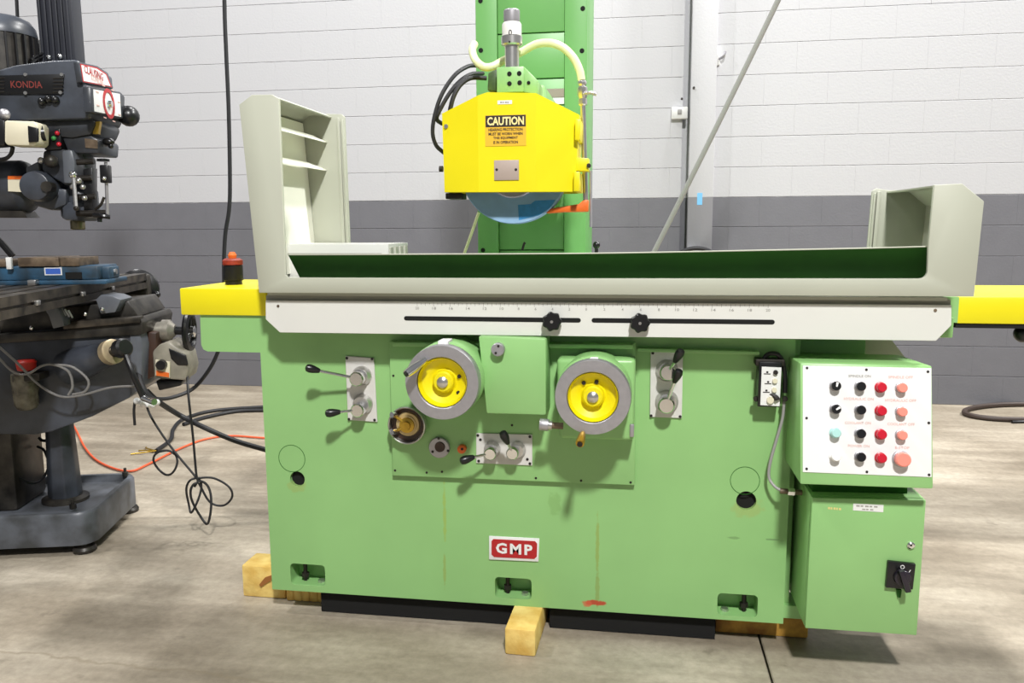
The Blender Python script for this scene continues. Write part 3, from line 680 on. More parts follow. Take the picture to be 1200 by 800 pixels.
# lever plates
def lever(par, Yp, boss, frontp, rp, tip, grip, rbig=13, plen=.05, gl=None):
    """boss on plate at pixel boss, its nose at pixel frontp (plen out), rod to tip, grip beyond"""
    b0 = P(*boss, Yp); R1_, R2_ = pxm(rbig, Yp), pxm(rp, Yp)
    MB().lathe(b0, FY, [(R1_, 0), (R1_*.98, .006), (R1_*.8, .014), (R1_*.78, .022), (0, .022)], 28).build('boss', STL, par)
    yn = Yp-plen; nn = P(*frontp, yn)
    MB().lathe((nn.x, Yp-.02, nn.z), FY, [(R2_, 0), (R2_, plen-.024), (R2_*.85, plen-.02), (0, plen-.02)], 24).build('lever_hub', CHR, par)
    yt = yn-.02; t = P(*tip, yt); g1 = P(*grip, yt-.008)
    h = Vector((nn.x, yn+.014, nn.z))
    MB().cyl(h, t, .0042, n=10).build('lever_rod', CHR, par)
    d = (g1-t); L_ = d.length*2
    MB().lathe(t, d, [(.006, -.002), (.008, .004), (.0115, L_*.45), (.0125, L_*.7), (.010, L_*.92), (.004, L_), (0, L_)], 18).build('lever_grip', BLK, par)
def lplate(px, Y0, th, holes):
    po = fpoly(MB(), px, Y0-th, Y0).build('lever_plate', ALU2, gr, bevel=.001, seg=1)
    for (a, b) in holes: flathe(MB(), a, b, Y0-th, [(.0042, 0), (.0042, .0012)], 10).build('screw', BTX, po)
    return po
ALU2 = mat('satin_plate', (206, 204, 199), .45, metal=.0, var=.06, scale=30)
p1 = lplate([(404.6, 417), (438, 419.5), (442, 494.5), (407.5, 492)], 0, .006, ((406.5, 419.5), (436, 420.5), (409, 491), (439, 492)))
lever(p1, -.006, (424.5, 440), (417, 444.5), 9, (374, 434.3), (366, 432.3), 12.5)
lever(p1, -.006, (425.5, 473), (418, 481.5), 8.5, (398, 482.5), (389.5, 483.5), 13)
p2 = lplate([(762.5, 411.6), (800.5, 413), (799, 490), (761.5, 488.5)], 0, .006, ((765, 413.5), (798.5, 414.5), (763, 487), (797, 488)))
lever(p2, -.006, (781.5, 434), (783, 437), 9.5, (791, 423.5), (795, 416.5), 13)
lever(p2, -.006, (781.5, 470), (781, 475.5), 9.5, (790.5, 447), (793.5, 440), 13.5)
p3 = lplate([(558, 507.5), (623.7, 509), (623.7, 545.5), (558, 542.5)], AY, .005, ((560, 510), (621, 511.5), (561, 540), (621, 543), (563, 515), (618, 538)))
lever(p3, AY-.005, (577, 526), (574, 532.5), 7.5, (555, 535.5), (547, 538), 10.5)
lever(p3, AY-.005, (606.5, 526.5), (600, 532), 7.5, (595, 519), (591.8, 512.3), 10.5)
# maker's plate
PLT = [(573, 628), (632, 631), (631, 658), (573, 655.5)]
gm = fpoly(MB(), PLT, -.005, 0).build('maker_plate', WPL, gr, bevel=.0015)
rd = [(578, 631.5), (627, 634), (629.5, 637), (629, 652), (626, 654.8), (579, 652.5), (576, 649.5), (576, 634)]
fpoly(MB(), rd, -.0062, -.004).build('red_field', REDP, gm)
text('maker_letters', 'GMP', P(602.5, 643, -.0062), pxm(46, 0), WPL, gm, right=(1, 0, -.005), height=pxm(14, 0), off=.035, sp=1.25)
# pendant box
pb = fbox(MB(), 888.5, 424, 915.5, 477, -.05, -.004).build('pendant_box', BLK, gr, bevel=.004)
fbox(MB(), 885.5, 421, 920, 429, -.045, -.004).build('pendant_clip', DST, pb, bevel=.003)
MB().tube([P(893, 424, -.03), P(900, 415, -.03), P(911, 415, -.03), P(917, 424, -.03), P(920, 440, -.03), P(920, 460, -.03)], .006).build('cable_loop', BLK, pb)
pf = fpoly(MB(), [(892.8, 429.5), (915.8, 430.5), (913.5, 475.8), (891, 474.5)], -.0515, -.05).build('pendant_face', WPL, pb)
for (a, b, rr, mm) in ((908.8, 436, .0062, BTX), (908, 446, .0066, CRB), (907.2, 456.5, .0066, CRB), (902.6, 468.5, .0095, CRB)):
    flathe(MB(), a, b, -.0515, [(rr, 0), (rr*.95, .006), (0, .006)], 18).build('pendant_button', mm, pb)
MB().tube([P(902.6, 468.5, -.052)+Vector((.0155*math.cos(t), 0, .0155*math.sin(t))) for t in [R(100-i*16) for i in range(7)]], [.0008+.00022*i for i in range(60)], n=5).build('dial_arc', BTX, pb)
for (a, b) in ((899, 437.5), (900, 449), (898, 459)):
    fbox(MB(), a-4, b, a+4, b+1, -.0521, -.0515).build('symbol', BTX, pb)
    fbox(MB(), a-1, b-2.6, a+1.4, b-.6, -.0521, -.0515).build('symbol', BTX, pb)
for a in (885.5, 919.5): flathe(MB(), a, 466.5, -.03, [(.007, 0), (.007, .012)], 10).build('clamp_screw', DST, pb)
MB().tube([P(919, 470, -.03), P(917, 490, -.03), P(910, 515, -.03), P(903, 540, -.03), P(901, 558, -.03), P(907, 569, -.04), P(916, 575, -.05)], .0042, n=10).build('pendant_cable', GRYC, gr)
cg = MB().cyl(P(914, 575, -.05), P(940, 577, -.05), .0075, n=12).build('cable_gland', BRNI, gr)
MB().cyl(P(923, 575.6, -.05), P(931, 576.2, -.05), .0105, n=6).build('gland_nut', CHR, cg)
# --------------------------- control panel (leans back) and electrical cabinet
pn0 = P(1016, 566, -.205); pn1 = P(1016, 428, -.150)
nrm = Vector((0, -(pn1.z-pn0.z), (pn1.y-pn0.y))).normalized(); upn = Vector((0, nrm.z, -nrm.y)); upn = upn if upn.z > 0 else -upn
def PN(px, py): return PP(px, py, pn0, nrm)
fc = [PN(937.5, 425), PN(1092.5, 428.5), PN(1094, 573), PN(937.5, 567.5)]
bk = [Vector((p.x, .10, p.z)) for p in fc]; bk[0].z -= .012; bk[1].z -= .012
bx = MB().loft([fc, bk]).build('control_box', G, gr, bevel=.005)
wp = [PN(940.6, 428), PN(1091.3, 431.3), PN(1091.5, 559), PN(940.6, 553)]
face = MB().prism([p-nrm*.001 for p in wp], nrm*.003).build('control_face', WPL, gr, bevel=.0008, seg=1)
for (a, b) in ((945.5, 431), (1015, 433), (1087, 435.3), (945, 489.6), (1088, 495.3), (945, 549), (1015.5, 552.5), (1088.3, 556)):
    o = PN(a, b)+nrm*.002; MB().lathe(o, nrm, [(.0032, 0), (.0032, .0014), (0, .0014)], 10).build('screw', BTX, face)
cols = (978, 1007, 1031, 1055); rows = ((452, 452.5, 453.7, 454.2), (479, 480, 481, 482), (506.7, 507.5, 508.5, 509.3), (534, 534.7, 536, 537.4))
def cap(o, r, h, m, ring=True):
    bz = MB().lathe(o, nrm, [(r*1.18, 0), (r*1.16, .005), (r*1.0, .006), (0, .006)], 26).build('push_button', ALU if m in (BLK, SAL) else m, face)
    MB().lathe(o+nrm*.006, nrm, [(r*.98, 0), (r, .002), (r, h-.002), (r*.86, h), (0, h)], 26).build('button_cap', m, bz)
    return bz
for j in range(4):
    for i in range(4):
        o = PN(cols[i], rows[j][i])+nrm*.002; rr = .0115
        if i == 0: m = (BLK, BLK, PTEAL, WHB)[j]
        else: m = (None, BLK, REDB, SAL)[i]
        if i == 1: rr = .0112
        if i == 3 and j == 3: rr = .0175
        bz = cap(o, rr, .014 if not (i == 3 and j == 3) else .02, m)
        if i == 0 and j < 2:
            a = R((80, 35)[j]); d = Vector((1, 0, 0))*math.cos(a)+upn*math.sin(a); e = nrm.cross(d)
            q0 = o+nrm*.0215
            MB().prism([q0-d*.002+e*.0018, q0-d*.002-e*.0018, q0+d*.0095-e*.003, q0+d*.0095+e*.003], nrm*.001).build('pointer', WPL, bz)
for (a, b, tx, wd, mm) in ((1007, 440.5, 'SPINDLE ON', 24, GTX), (1055, 441.8, 'SPINDLE OFF', 26, RTX), (1006, 467.2, 'HYDRAULIC ON', 32, RTX), (1055, 469, 'HYDRAULIC OFF', 33, RTX), (1005, 495.3, 'COOLANT ON', 28, RTX), (1055.5, 496.8, 'COOLANT OFF', 29, RTX), (1006, 522.3, 'POWER ON', 23, RTX), (1057, 524.3, 'E-STOP', 15, RTX)):
    text('button_caption', tx, PN(a, b)+nrm*.002, pxm(wd, -.17), mm, face, right=(1, 0, .012), upv=upn, height=pxm(3, -.17))
EY = -.15
ex = [P(952, 583, EY), P(1085.5, 586, EY), P(1074.5, 744.5, EY), P(943.5, 736, EY)]
ef = [Vector((p.x, EY+.02, p.z)) for p in ex]; eb = [Vector((p.x, .18, p.z)) for p in ex]
cab = MB().loft([ef, eb]).build('electrical_cabinet', G, gr, bevel=.002)
MB().prism([Vector((p.x, EY, p.z)) for p in ex], (0, .018, 0)).build('cabinet_door', G, cab, bevel=.003)
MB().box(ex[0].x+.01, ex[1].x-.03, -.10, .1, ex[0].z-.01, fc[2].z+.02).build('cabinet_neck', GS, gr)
lb = fpoly(MB(), [(1000, 589.8), (1035.5, 591.5), (1035, 600), (999.5, 597.8)], EY-.001, EY).build('door_label', WPL, cab)
print_line(cab, 1003, 592.4, 1029, 593.8, EY-.001, 1.5, GTX, 5)
print_line(cab, 1010, 596.4, 1024, 597.1, EY-.001, 1.3, GTX, 3)
print_line(cab, 970, 595, 986, 596.4, EY, 2.6, mat('pale_script', (214, 200, 130), .5), 5)
lk = flathe(MB(), 1067.3, 638.5, EY, [(.0095, 0), (.0095, .004), (.006, .007), (0, .007)], 18).build('door_lock', CHR, cab)
fbox(MB(), 1066.5, 637.5, 1069, 640, EY-.008, EY-.0068).build('keyhole', BTX, lk)
sw = fpoly(MB(), [(1041, 657.5), (1073.5, 661), (1070, 691), (1038, 688.5)], EY-.012, EY).build('isolator_switch', BLK, cab, bevel=.002)
c = P(1057, 676, EY-.012)
sh_ = MB(); sh_.lathe(c, FY, [(.022, 0), (.02, .01), (0, .01)], 24); d = Vector((.35, 0, -1)).normalized(); e = Vector((1, 0, .35)).normalized()
sh_.prism([c+FY*.01+d*.03+e*.007, c+FY*.01+d*.03-e*.007, c+FY*.01-d*.028-e*.007, c+FY*.01-d*.028+e*.007], FY*.018)
sh_.build('switch_handle', mat('dark_violet_plastic', (34, 28, 40), .3), sw, bevel=.002)
MB().lathe(P(1057.5, 664, EY-.0125), FY, [(.0035, 0), (.0052, .0), (.0052, .0012), (.0035, .0012), (.0035, 0)], 18, cap=False).build('off_mark', WPL, sw)
text('on_mark', 'I', P(1066, 669, EY-.0125), .002, WPL, sw, height=.008, right=(1, 0, -.6), upv=(.6, 0, 1))
MB().prism([P(1050, 689.5, EY), P(1056, 690, EY), P(1054.5, 699, EY), P(1051.5, 698.7, EY)], FY*.006).build('padlock_tab', GS, sw)
MB().box(XR+.022, ex[3].x+.02, .09, .14, .16, .5).build('hanger_bracket', G, gr)
MB().box(XR+.005, ex[3].x+.03, .03, .12, .082, .12).build('hanger_foot', G, gr)

# ================================================================== timbers
def timber(x0, x1, y0, y1, h, m, label, rz=0, grooves=0):
    c = Vector(((x0+x1)/2, (y0+y1)/2, 0)); M = Matrix.Translation(c) @ Matrix.Rotation(rz, 4, 'Z') @ Matrix.Translation(-c)
    mb = MB()
    if grooves:
        wd = (x1-x0)/grooves
        mb.box(x0, x1, y0+.004, y1, 0, h, M)
        for k in range(grooves): mb.box(x0+k*wd+.0015, x0+(k+1)*wd-.0015, y0, y0+.01, .001, h-.001, M)
    else: mb.box(x0, x1, y0, y1, 0, h, M)
    return tag(mb.build('timber_block', m, None, bevel=.006), label, 'timber', 'timbers under the grinder')
t1 = timber(-.345, -.257, -.14, .42, .079, WOOD, 'pale timber block sticking out end first from under the maker plate', R(-2))
t2 = timber(-1.266, -1.118, .095, .20, .108, WOOD, 'yellow timber block jutting past the left corner of the grinder bed')
fpoly(MB(), [(303.5, 685), (310, 677), (319, 674), (319, 679), (312, 683), (306, 687.5)], .088, .0955).build('rusty_nail_mark', mat('rust', (150, 96, 44), .8), t2)
t3 = timber(-1.112, -.975, .085, .18, .079, WOOD, 'notched yellow timber wedged under the left corner of the grinder bed', 0, 5)
t4 = timber(.245, .51, .075, .17, .079, WOODD, 'brown stained timber under the right corner of the grinder bed')

# ================================================================== milling machine
MY = R(15)
MO = Vector((-2.03, .33, 0)); EF = Vector((math.cos(MY), math.sin(MY), 0)); ES = Vector((-math.sin(MY), math.cos(MY), 0)); EZ = Vector((0, 0, 1))
def MW(a, b, z): return MO+EF*a+ES*b+EZ*z
def MP(px, py, b): return PP(px, py, MO+ES*b, ES)
def MA(px, py, a): return PP(px, py, MO+EF*a, EF)
MM = Matrix(((EF.x, ES.x, 0, MO.x), (EF.y, ES.y, 0, MO.y), (0, 0, 1, 0), (0, 0, 0, 1)))
def mbox(mb, a0, a1, b0, b1, z0, z1): return mb.box(a0, a1, b0, b1, z0, z1, MM)
def mprism(mb, px, b0, b1): return mb.prism([MP(x, y, b0) for x, y in px], ES*(b1-b0))
ml = thing('milling_machine', 'dark grey knee milling machine with oily table beside the green grinder', 'milling machine', MW(-.4, .25, 0))
# base pan
def rrect(a0, a1, b0, b1, r, z, n=5):
    out = []
    for (ca, cb, t0) in ((a1-r, b1-r, 0), (a0+r, b1-r, 90), (a0+r, b0+r, 180), (a1-r, b0+r, 270)):
        for k in range(n+1): t = R(t0+90*k/n); out.append(MW(ca+r*math.cos(t), cb+r*math.sin(t), z))
    return out
a0, a1, b0, b1 = -1.0, .05, -.01, .5
MB().loft([rrect(a0, a1, b0, b1, .07, .038), rrect(a0, a1, b0, b1, .07, .15), rrect(a0+.006, a1-.006, b0+.006, b1-.006, .066, .16), rrect(a0+.024, a1-.024, b0+.024, b1-.024, .05, .16), rrect(a0+.034, a1-.034, b0+.034, b1-.034, .04, .132)]).build('base', mat('mill_base_paint', (98, 102, 110), .4, rgb2=(60, 62, 64), scale=9, bump=.04, bscale=30), ml)
for (a, b) in ((0, .035), (.01, .46), (-.95, .04), (-.95, .46)):
    MB().lathe(MW(a, b, 0), EZ, [(.04, 0), (.042, .012), (.036, .022), (.02, .024), (.02, .04)], 24).build('foot', MDK, ml)
for (a, b) in ((.02, .455), (-.03, .06), (-.6, .03)):
    MB().lathe(MW(a-.01, b, .158), EZ, [(.012, 0), (.012, .018), (.006, .02), (.006, .035)], 6).build('anchor_bolt', MDK, ml)
# pedestal
pc = (-.147, .25)
def octo(r, z, ph=22.5): return [MW(pc[0]+r*math.cos(R(ph+45*i)), pc[1]+r*math.sin(R(ph+45*i)), z) for i in range(8)]
ped = MB().loft([octo(.063, .15), octo(.05, .46)]).build('screw_pedestal', MG, ml, bevel=.006)
MB().lathe(MW(*pc, .132), EZ, [(.085, 0), (.085, .012), (.07, .02)], 28).build('pedestal_flange', MDK, ped)
# column
mbox(MB(), -.95, -.27, .13, .38, .13, .86).build('column', MDK, ml, bevel=.02)
mbox(MB(), -.98, -.5, .1, .42, .8, 1.36).build('turret_column', MG, ml, bevel=.02)
# knee
kn = mprism(MB(), [(-60, 508), (40, 509.5), (60, 506), (108, 488), (152, 466), (163, 440), (163, 392), (148, 378), (-60, 398)], .1, .42).build('knee', MG, ml, bevel=.008)
mprism(MB(), [(-60, 396), (75, 387), (164, 372), (168, 378), (166, 392), (-60, 406)], .085, .44).build('knee_ways', MDK, ml, bevel=.004)
mprism(MB(), [(74, 377), (163, 371), (164, 378), (74, 386)], .07, .12).build('way_wiper', MTB, ml, bevel=.003)
mprism(MB(), [(152, 392), (163, 388), (167, 405), (165, 455), (154, 464)], .095, .4).build('knee_nose', MGL, ml, bevel=.004)
# saddle and gib blocks
mprism(MB(), [(-60, 372), (60, 362), (150, 352), (163, 371), (60, 388), (-60, 396)], .14, .46).build('saddle', MDK, ml, bevel=.006)
mprism(MB(), [(48, 356), (64, 354), (73, 372), (75, 382), (62, 385), (57, 370)], .0, .06).build('gib_block', MGL, ml, bevel=.003)
mprism(MB(), [(112, 351), (118, 345), (132, 347), (142, 351), (135, 366), (118, 368)], .08, .2).build('gib_block', MGL, ml, bevel=.004)
for (a, b) in ((78, 374), (100, 368), (120, 362), (37, 384), (57, 345)):
    MB().ball(MP(a, b, .06), .008, 10).build('oil_nipple', CHR, ml)
for k in range(3): MB().cyl(MP(72+4*k, 361+1.2*k, .03), MP(77+4*k, 370+1.2*k, .03), .0035, n=8).build('way_pin', STL, ml)
# table with T slots
ZT = 1.0
tcut = MB()
for k in range(3): mbox(tcut, -.165+.075*k, -.149+.075*k, -.72, .95, ZT-.022, ZT+.02)
mbox(tcut, .045, .08, -.72, .95, ZT-.040, ZT-.030)
tbm = mbox(MB(), -.2, .055, -.6, .75, ZT-.066, ZT); tbl = tbm.build('table', MTB, ml, cut=tcut)
for b in (-.3, .05, .33): mbox(MB(), .05, .062, b, b+.025, ZT-.043, ZT-.027).build('table_stop', STL, tbl, bevel=.002)
mbox(MB(), -.19, .06, .75, .80, ZT-.10, ZT-.004).build('table_end_bracket', MDK, tbl, bevel=.012)
hwc = MW(-.01, .83, ZT-.075)
th = MB().lathe(hwc, ES, [(.02, -.03), (.085, -.005), (.09, .0), (.09, .012), (.085, .016), (.02, .016)], 32).build('table_handwheel', BLK, ml)
A = MP(163, 335, .78); B_ = MP(177, 353, .82)
MB().tube([A, MP(168, 348, .80), B_], .012, n=10).build('crank_arm', ALU, th)
MB().cyl(B_, MP(179, 357, .75), .014, n=12).build('crank_grip', BLK, th)
MB().ball(MP(184, 345, .80), .016, 12).build('crank_ball', BLK, th)
MB().cyl(MP(184, 345, .80), MP(177, 353, .82), .006, n=8).build('crank_arm', CHR, th)
# elevating crank boss
A, B_ = MP(88, 428, .12), MP(129, 413, .0)
bo = MB().lathe(A, B_-A, [(.07, -.02), (.064, .03), (.048, (B_-A).length*.75), (.044, (B_-A).length)], 32).build('crank_boss', MG, ml)
MB().lathe(B_, B_-A, [(.045, -.005), (.045, .022), (.036, .026), (0, .026)], 28).build('boss_dial', mat('worn_dial', (190, 172, 140), .35, metal=.5, var=.2, scale=40), bo)
dr = (B_-A).normalized(); C1 = B_+dr*.026
MB().lathe(C1, dr, [(.022, 0), (.022, .03), (.034, .032), (.034, .06), (.026, .068), (0, .068)], 24).build('boss_coupling', BLK, bo)
C2 = C1+dr*.05
cr = MB().tube([C2, MP(155, 436, -.07), MP(168, 466, -.06)], .0105, n=10).build('elevating_crank', BLK, ml)
MB().cyl(MP(168, 466, -.06), MP(181, 471, -.10), .012, n=12).build('crank_grip', CHR, cr)
# cross feed
A, B_ = MW(.2, .23, .80), MW(.30, .23, .80)
A = MP(176, 387, .25); B_ = MP(206, 387, .25); d = (B_-A).normalized()
xf = MB().lathe(A, d, [(.03, -.03), (.04, 0), (.04, .02), (.034, .022), (.034, .045), (.042, .047), (.042, .075), (.03, .085), (.022, .095)], 32).build('cross_feed_dial', mat('satin_dial', (178, 172, 160), .35, metal=.6, var=.25, scale=50), ml)
C1 = MP(222, 388, .25)
MB().cyl(B_, C1, .017, n=14).build('cross_feed_shaft', BLK, xf)
hwv = MB().lathe(C1, d, [(.06, -.012), (.078, -.008), (.082, 0), (.078, .008), (.06, .012), (.055, 0), (.06, -.012)], 40, cap=False)
hwo = hwv.build('cross_feed_handwheel', BLK, ml)
for k in range(3):
    t = R(90+120*k); e1 = ES*math.cos(t)+EZ*math.sin(t); MB().cyl(C1+e1*.01, C1+e1*.062, .011, n=10).build('spoke', BLK, hwo)
MB().lathe(C1-d*.02, d, [(.022, 0), (.022, .04), (.012, .045)], 18).build('wheel_hub', CHR, hwo)
# power feed box
pf_ = mprism(MB(), [(186, 404), (197, 400), (217, 414), (221, 432), (218, 446), (180, 443), (178, 412)], .15, .30).build('power_feed_box', mat('grey_beige_box', (150, 144, 130), .45, var=.3, scale=20), ml, bevel=.01)
mprism(MB(), [(197, 408), (217, 416), (220, 428), (208, 428), (200, 420)], .145, .16).build('feed_cowl', BLK, pf_, bevel=.004)
mprism(MB(), [(182, 421), (199, 424), (199, 443), (182, 440)], .142, .152).build('feed_face', CRB, pf_, bevel=.002)
mprism(MB(), [(183, 434), (198, 437), (198, 442), (183, 440)], .139, .143).build('feed_label', ORG, pf_)
MB().lathe(MP(190, 427, .142), -ES, [(.02, 0), (.018, .02), (0, .022)], 18).build('feed_knob', BLK, pf_)
mprism(MB(), [(164, 388), (183, 390), (183, 440), (165, 448)], .17, .34).build('feed_bracket', BRN, ml, bevel=.004)
mprism(MB(), [(182, 446), (214, 446), (212, 452), (186, 458)], .18, .3).build('feed_underside', BLK, ml, bevel=.006)
# lubricator on the knee
lu = MB().lathe(MP(32, 480, .06), EZ, [(.02, 0), (.032, .006), (.04, .02), (.044, .10), (.044, .135), (.03, .14)], 20).build('lubricator', JAR, ml, label='smoky oil jar with a red cap')
MB().lathe(MP(31, 430, .06), EZ, [(.03, -.01), (.032, 0), (.034, .02), (.028, .027), (0, .028)], 20).build('red_cap', LRED, lu)
mprism(MB(), [(14, 440), (46, 438), (46, 446), (14, 448)], .02, .1).build('lubricator_bracket', MDK, lu, bevel=.003)
# wires on the knee side
for pts_ in ([(-6, 402), (20, 425), (45, 450), (70, 464), (95, 463), (130, 454), (165, 452)], [(-6, 414), (15, 435), (32, 438), (48, 429), (62, 427), (80, 435), (85, 452), (80, 463)], [(62, 427), (85, 430), (103, 445), (100, 458), (85, 462)]):
    MB().tube([MP(x, y, .0) for x, y in pts_], .0045, n=8).build('knee_wire', mat('grey_wire', (120, 118, 116), .35), ml)
MB().tube([MP(46, 513, .3), MP(50, 516, .28), MP(60, 516, .26)], .006).build('screw_hose', BRB, ml)
MB().tube([MP(44, 523, .3), MP(52, 528, .28), MP(57, 545, .26), MP(50, 560, .26), MP(38, 566, .2), MP(22, 560, .16)], .005).build('screw_hose', BRB, ml)
# ---- head
hd = mprism(MB(), [(-50, 95), (18, 76), (60, 70.5), (88, 69.5), (94, 73), (96, 98), (106.5, 101), (107.5, 131), (104, 139), (60, 141), (-50, 143)], .1, .4).build('head_casing', MG, ml, bevel=.008, seg=3)
mprism(MB(), [(-50, 138), (106, 136), (112, 144), (106, 158), (84, 162), (48, 158), (-50, 158)], .13, .38).build('gear_casing', MG, ml, bevel=.01)
gl_ = mprism(MB(), [(-30, 89), (75, 86.5), (72, 110), (-30, 110)], .092, .1).build('grille_plate', BLK, ml, bevel=.001)
for k in range(5):
    for (p0, p1) in ((-28, 5), (62, 74)):
        mprism(MB(), [(p0, 91+4*k), (p1, 90.7+4*k), (p1, 92+4*k), (p0, 92.3+4*k)], .089, .092).build('grille_slat', DST, gl_)
text('grille_lettering', 'KONDIA', MP(31, 99, .092), .105, mat('dull_red_print', (120, 46, 40), .5), gl_, right=EF, height=.024)
for (a, b) in ((30, 87.5), (72.5, 87.5), (30, 109), (71, 108.5)): MB().cyl(MP(a, b, .092), MP(a, b, .092)-ES*.004, .006, n=10).build('screw', STL, gl_)
for (a, b) in ((49, 119), (57, 116), (65, 117)): MB().ball(MP(a, b, .09), .014, 12).build('latch_knob', BLK, ml)
# signs on the operator face
def a_of(px, py, b): return (MP(px, py, b)-MO).dot(EF)
aS = a_of(96, 85, .1)+.006
def msign(px, a, th_, m, name, par, bev=.001):
    pts_ = [MA(x, y, a) for x, y in px]; return MB().prism(pts_, EF*(-th_)).build(name, m, par, bevel=bev)
s1 = msign([(92, 72), (115, 77), (127, 85), (134, 104), (96, 97)], aS, .02, MG, 'sign_housing', ml, .006)
s1f = msign([(94, 74.5), (114, 79), (125, 86.5), (131.5, 102.3), (97.5, 96)], aS+.001, .001, REDP, 'sign_border', s1, 0)
msign([(95.5, 76.2), (113.5, 80.6), (124, 87.5), (129.5, 100.8), (98.5, 94.8)], aS+.002, .001, WPL, 'sign_field', s1, 0)
c = MA(110, 85.5, aS+.0025); text('sign_lettering', 'CLAUSING', c, .17, REDP, s1, right=ES, height=.028)
c = MA(114, 93.5, aS+.0025); text('sign_lettering', 'KONDIA', c, .11, RTX, s1, right=ES, height=.022)
aD = a_of(107.5, 118, .1)+.02
s2 = msign([(106, 101), (142, 107.5), (147, 113), (146, 139.5), (108, 132)], aD, .03, MG, 'speed_panel', ml, .008)
msign([(109.5, 104.5), (140.5, 110), (142, 137), (111, 130.5)], aD+.0012, .001, WPL, 'speed_field', s2, 0)
c = MA(127.5, 121.5, aD+.002)
MB().lathe(c, EF, [(.040, 0), (.054, 0), (.054, .002), (.040, .002), (.040, 0)], 36, cap=False).build('speed_ring', REDP, s2)
MB().lathe(c, EF, [(.012, 0), (.016, .004), (.012, .012), (0, .012)], 20).build('speed_hub', CHR, s2)
MB().prism([c+ES*.03+EZ*.004, c+ES*.03-EZ*.004, c-ES*.012-EZ*.012, c-ES*.012+EZ*.012], EF*.003).build('speed_pointer', PTEAL, s2)
for k in range(8):
    t = R(45*k+20); q0 = c+ES*.085*math.cos(t)*1.3+EZ*.062*math.sin(t); MB().prism([q0+ES*.012+EZ*.002, q0+ES*.012-EZ*.002, q0-ES*.012-EZ*.002, q0-ES*.012+EZ*.002], EF*.0008).build('speed_mark', RTX, s2)
MB().ball(MP(151, 136, .38), .04, 18).build('speed_knob', BLK, ml)
MB().cyl(MP(140, 134, .36), MP(151, 136, .38), .014, n=12).build('speed_knob_stem', DST, ml)
# motor and ribbed cover
mc = MP(4, 60, .25); zt = MP(4, 18, .25).z; zm = MP(4, 42, .25).z; zb = MP(4, 92, .25).z; rm = .115
mo = MB().lathe((mc.x, mc.y, zb), EZ, [(rm*.97, 0), (rm*.97, zm-zb)], 36).build('motor', MDK, ml)
MB().lathe((mc.x, mc.y, zm), EZ, [(rm, -.004), (rm, .006), (rm*.96, (zt-zm)*.4), (rm*.82, (zt-zm)*.72), (rm*.55, (zt-zm)*.92), (rm*.2, zt-zm), (0, zt-zm)], 36).build('motor_dome', MG, mo)
for k in range(24):
    t = 2*math.pi*k/24; d = Vector((math.cos(t), math.sin(t), 0)); e = Vector((-d.y, d.x, 0)); q0 = Vector((mc.x, mc.y, zb))+d*rm*.96
    MB().prism([q0+e*.004, q0+d*.012+e*.003, q0+d*.012-e*.003, q0-e*.004], EZ*(zm-zb-.006)).build('cooling_fin', BLK, mo)
rc = MB(); A0, A1 = a_of(47, 35, .3), a_of(87.5, 35, .3); zl = MP(60, 76, .3).z
rco = mbox(rc, A0, A1, .29, .38, zl, 2.6).build('ribbed_cover', mat('charcoal_cover', (44, 46, 54), .5), ml, bevel=.004)
for k in range(6):
    f = A0+(A1-A0)*(.02+k*.16); mbox(MB(), f, f+(A1-A0)*.09, .28, .292, zl+.005, 2.6).build('cover_rib', MATS['charcoal_cover'], rco, bevel=.003)
for (a, b) in ((57, 67), (70, 66)): MB().ball(MP(a, b, .27), .010, 10).build('cover_bolt', CHR, ml)
for dy in (0, 4): MB().tube([MP(36, 70+dy, .2), MP(42, 66+dy, .24), MP(51, 62+dy, .29)], .005).build('motor_lead', BLK, ml)
MB().cyl(MP(20.5, 20, .3), MP(18, -30, .3), .006, n=8).build('lead_wire', BRB, ml)
# cream switch box
sb = mprism(MB(), [(5, 141), (40, 142), (44, 147), (44, 167), (40, 171), (8, 170), (5, 166)], .0, .09).build('motor_switch_box', CRB, ml, bevel=.006)
mprism(MB(), [(32, 147), (44, 150), (44, 166), (33, 167)], -.012, .0).build('switch_face', BLK, sb, bevel=.003)
MB().cyl(MP(33, 158, .03), MP(52, 156, .05), .026, n=16).build('switch_rotor', BLK, sb)
mprism(MB(), [(-20, 140), (5, 141), (5, 170), (-20, 172)], .01, .08).build('box_mount', BLK, sb, bevel=.004)
MB().ball(MP(5, 134, .05), .02, 12).build('conduit_fitting', ALU, sb)
MB().tube([MP(15, 172, .05), MP(13, 180, .06), MP(6, 186, .08), MP(-8, 187, .1)], .007).build('switch_cable', BRB, sb)
# head lower parts
mprism(MB(), [(72, 160), (106, 158), (116, 164), (115, 180), (80, 179)], .14, .34).build('quill_feed_case', MG, ml, bevel=.008)
mprism(MB(), [(99, 162), (114, 164), (114, 174), (100, 173)], .136, .141).build('data_plate', BRNI, ml)
mprism(MB(), [(108, 143), (117, 142), (115, 157), (109, 157)], .14, .16).build('colour_plate', BRS, ml)
lv = MB().cyl(MP(114, 170, .2), MP(128, 169, .18), .008, n=10).build('clutch_lever', ALU, ml)
MB().ball(MP(127, 166, .18), .017, 12, (1.4, 1, .9)).build('lever_knob', BLK, lv)
MB().ball(MP(130, 171, .18), .010, 10).build('lever_tip', BLK, lv)
for (a, b, m) in ((67, 156, REDB), (69, 169, REDB), (63, 162, mat('green_lamp', (60, 140, 70), .3))): MB().ball(MP(a, b, .12), .0085, 12).build('indicator', m, ml)
mprism(MB(), [(50, 157), (70, 150), (72, 175), (52, 176)], .125, .2).build('dark_bracket', BLK, ml, bevel=.004)
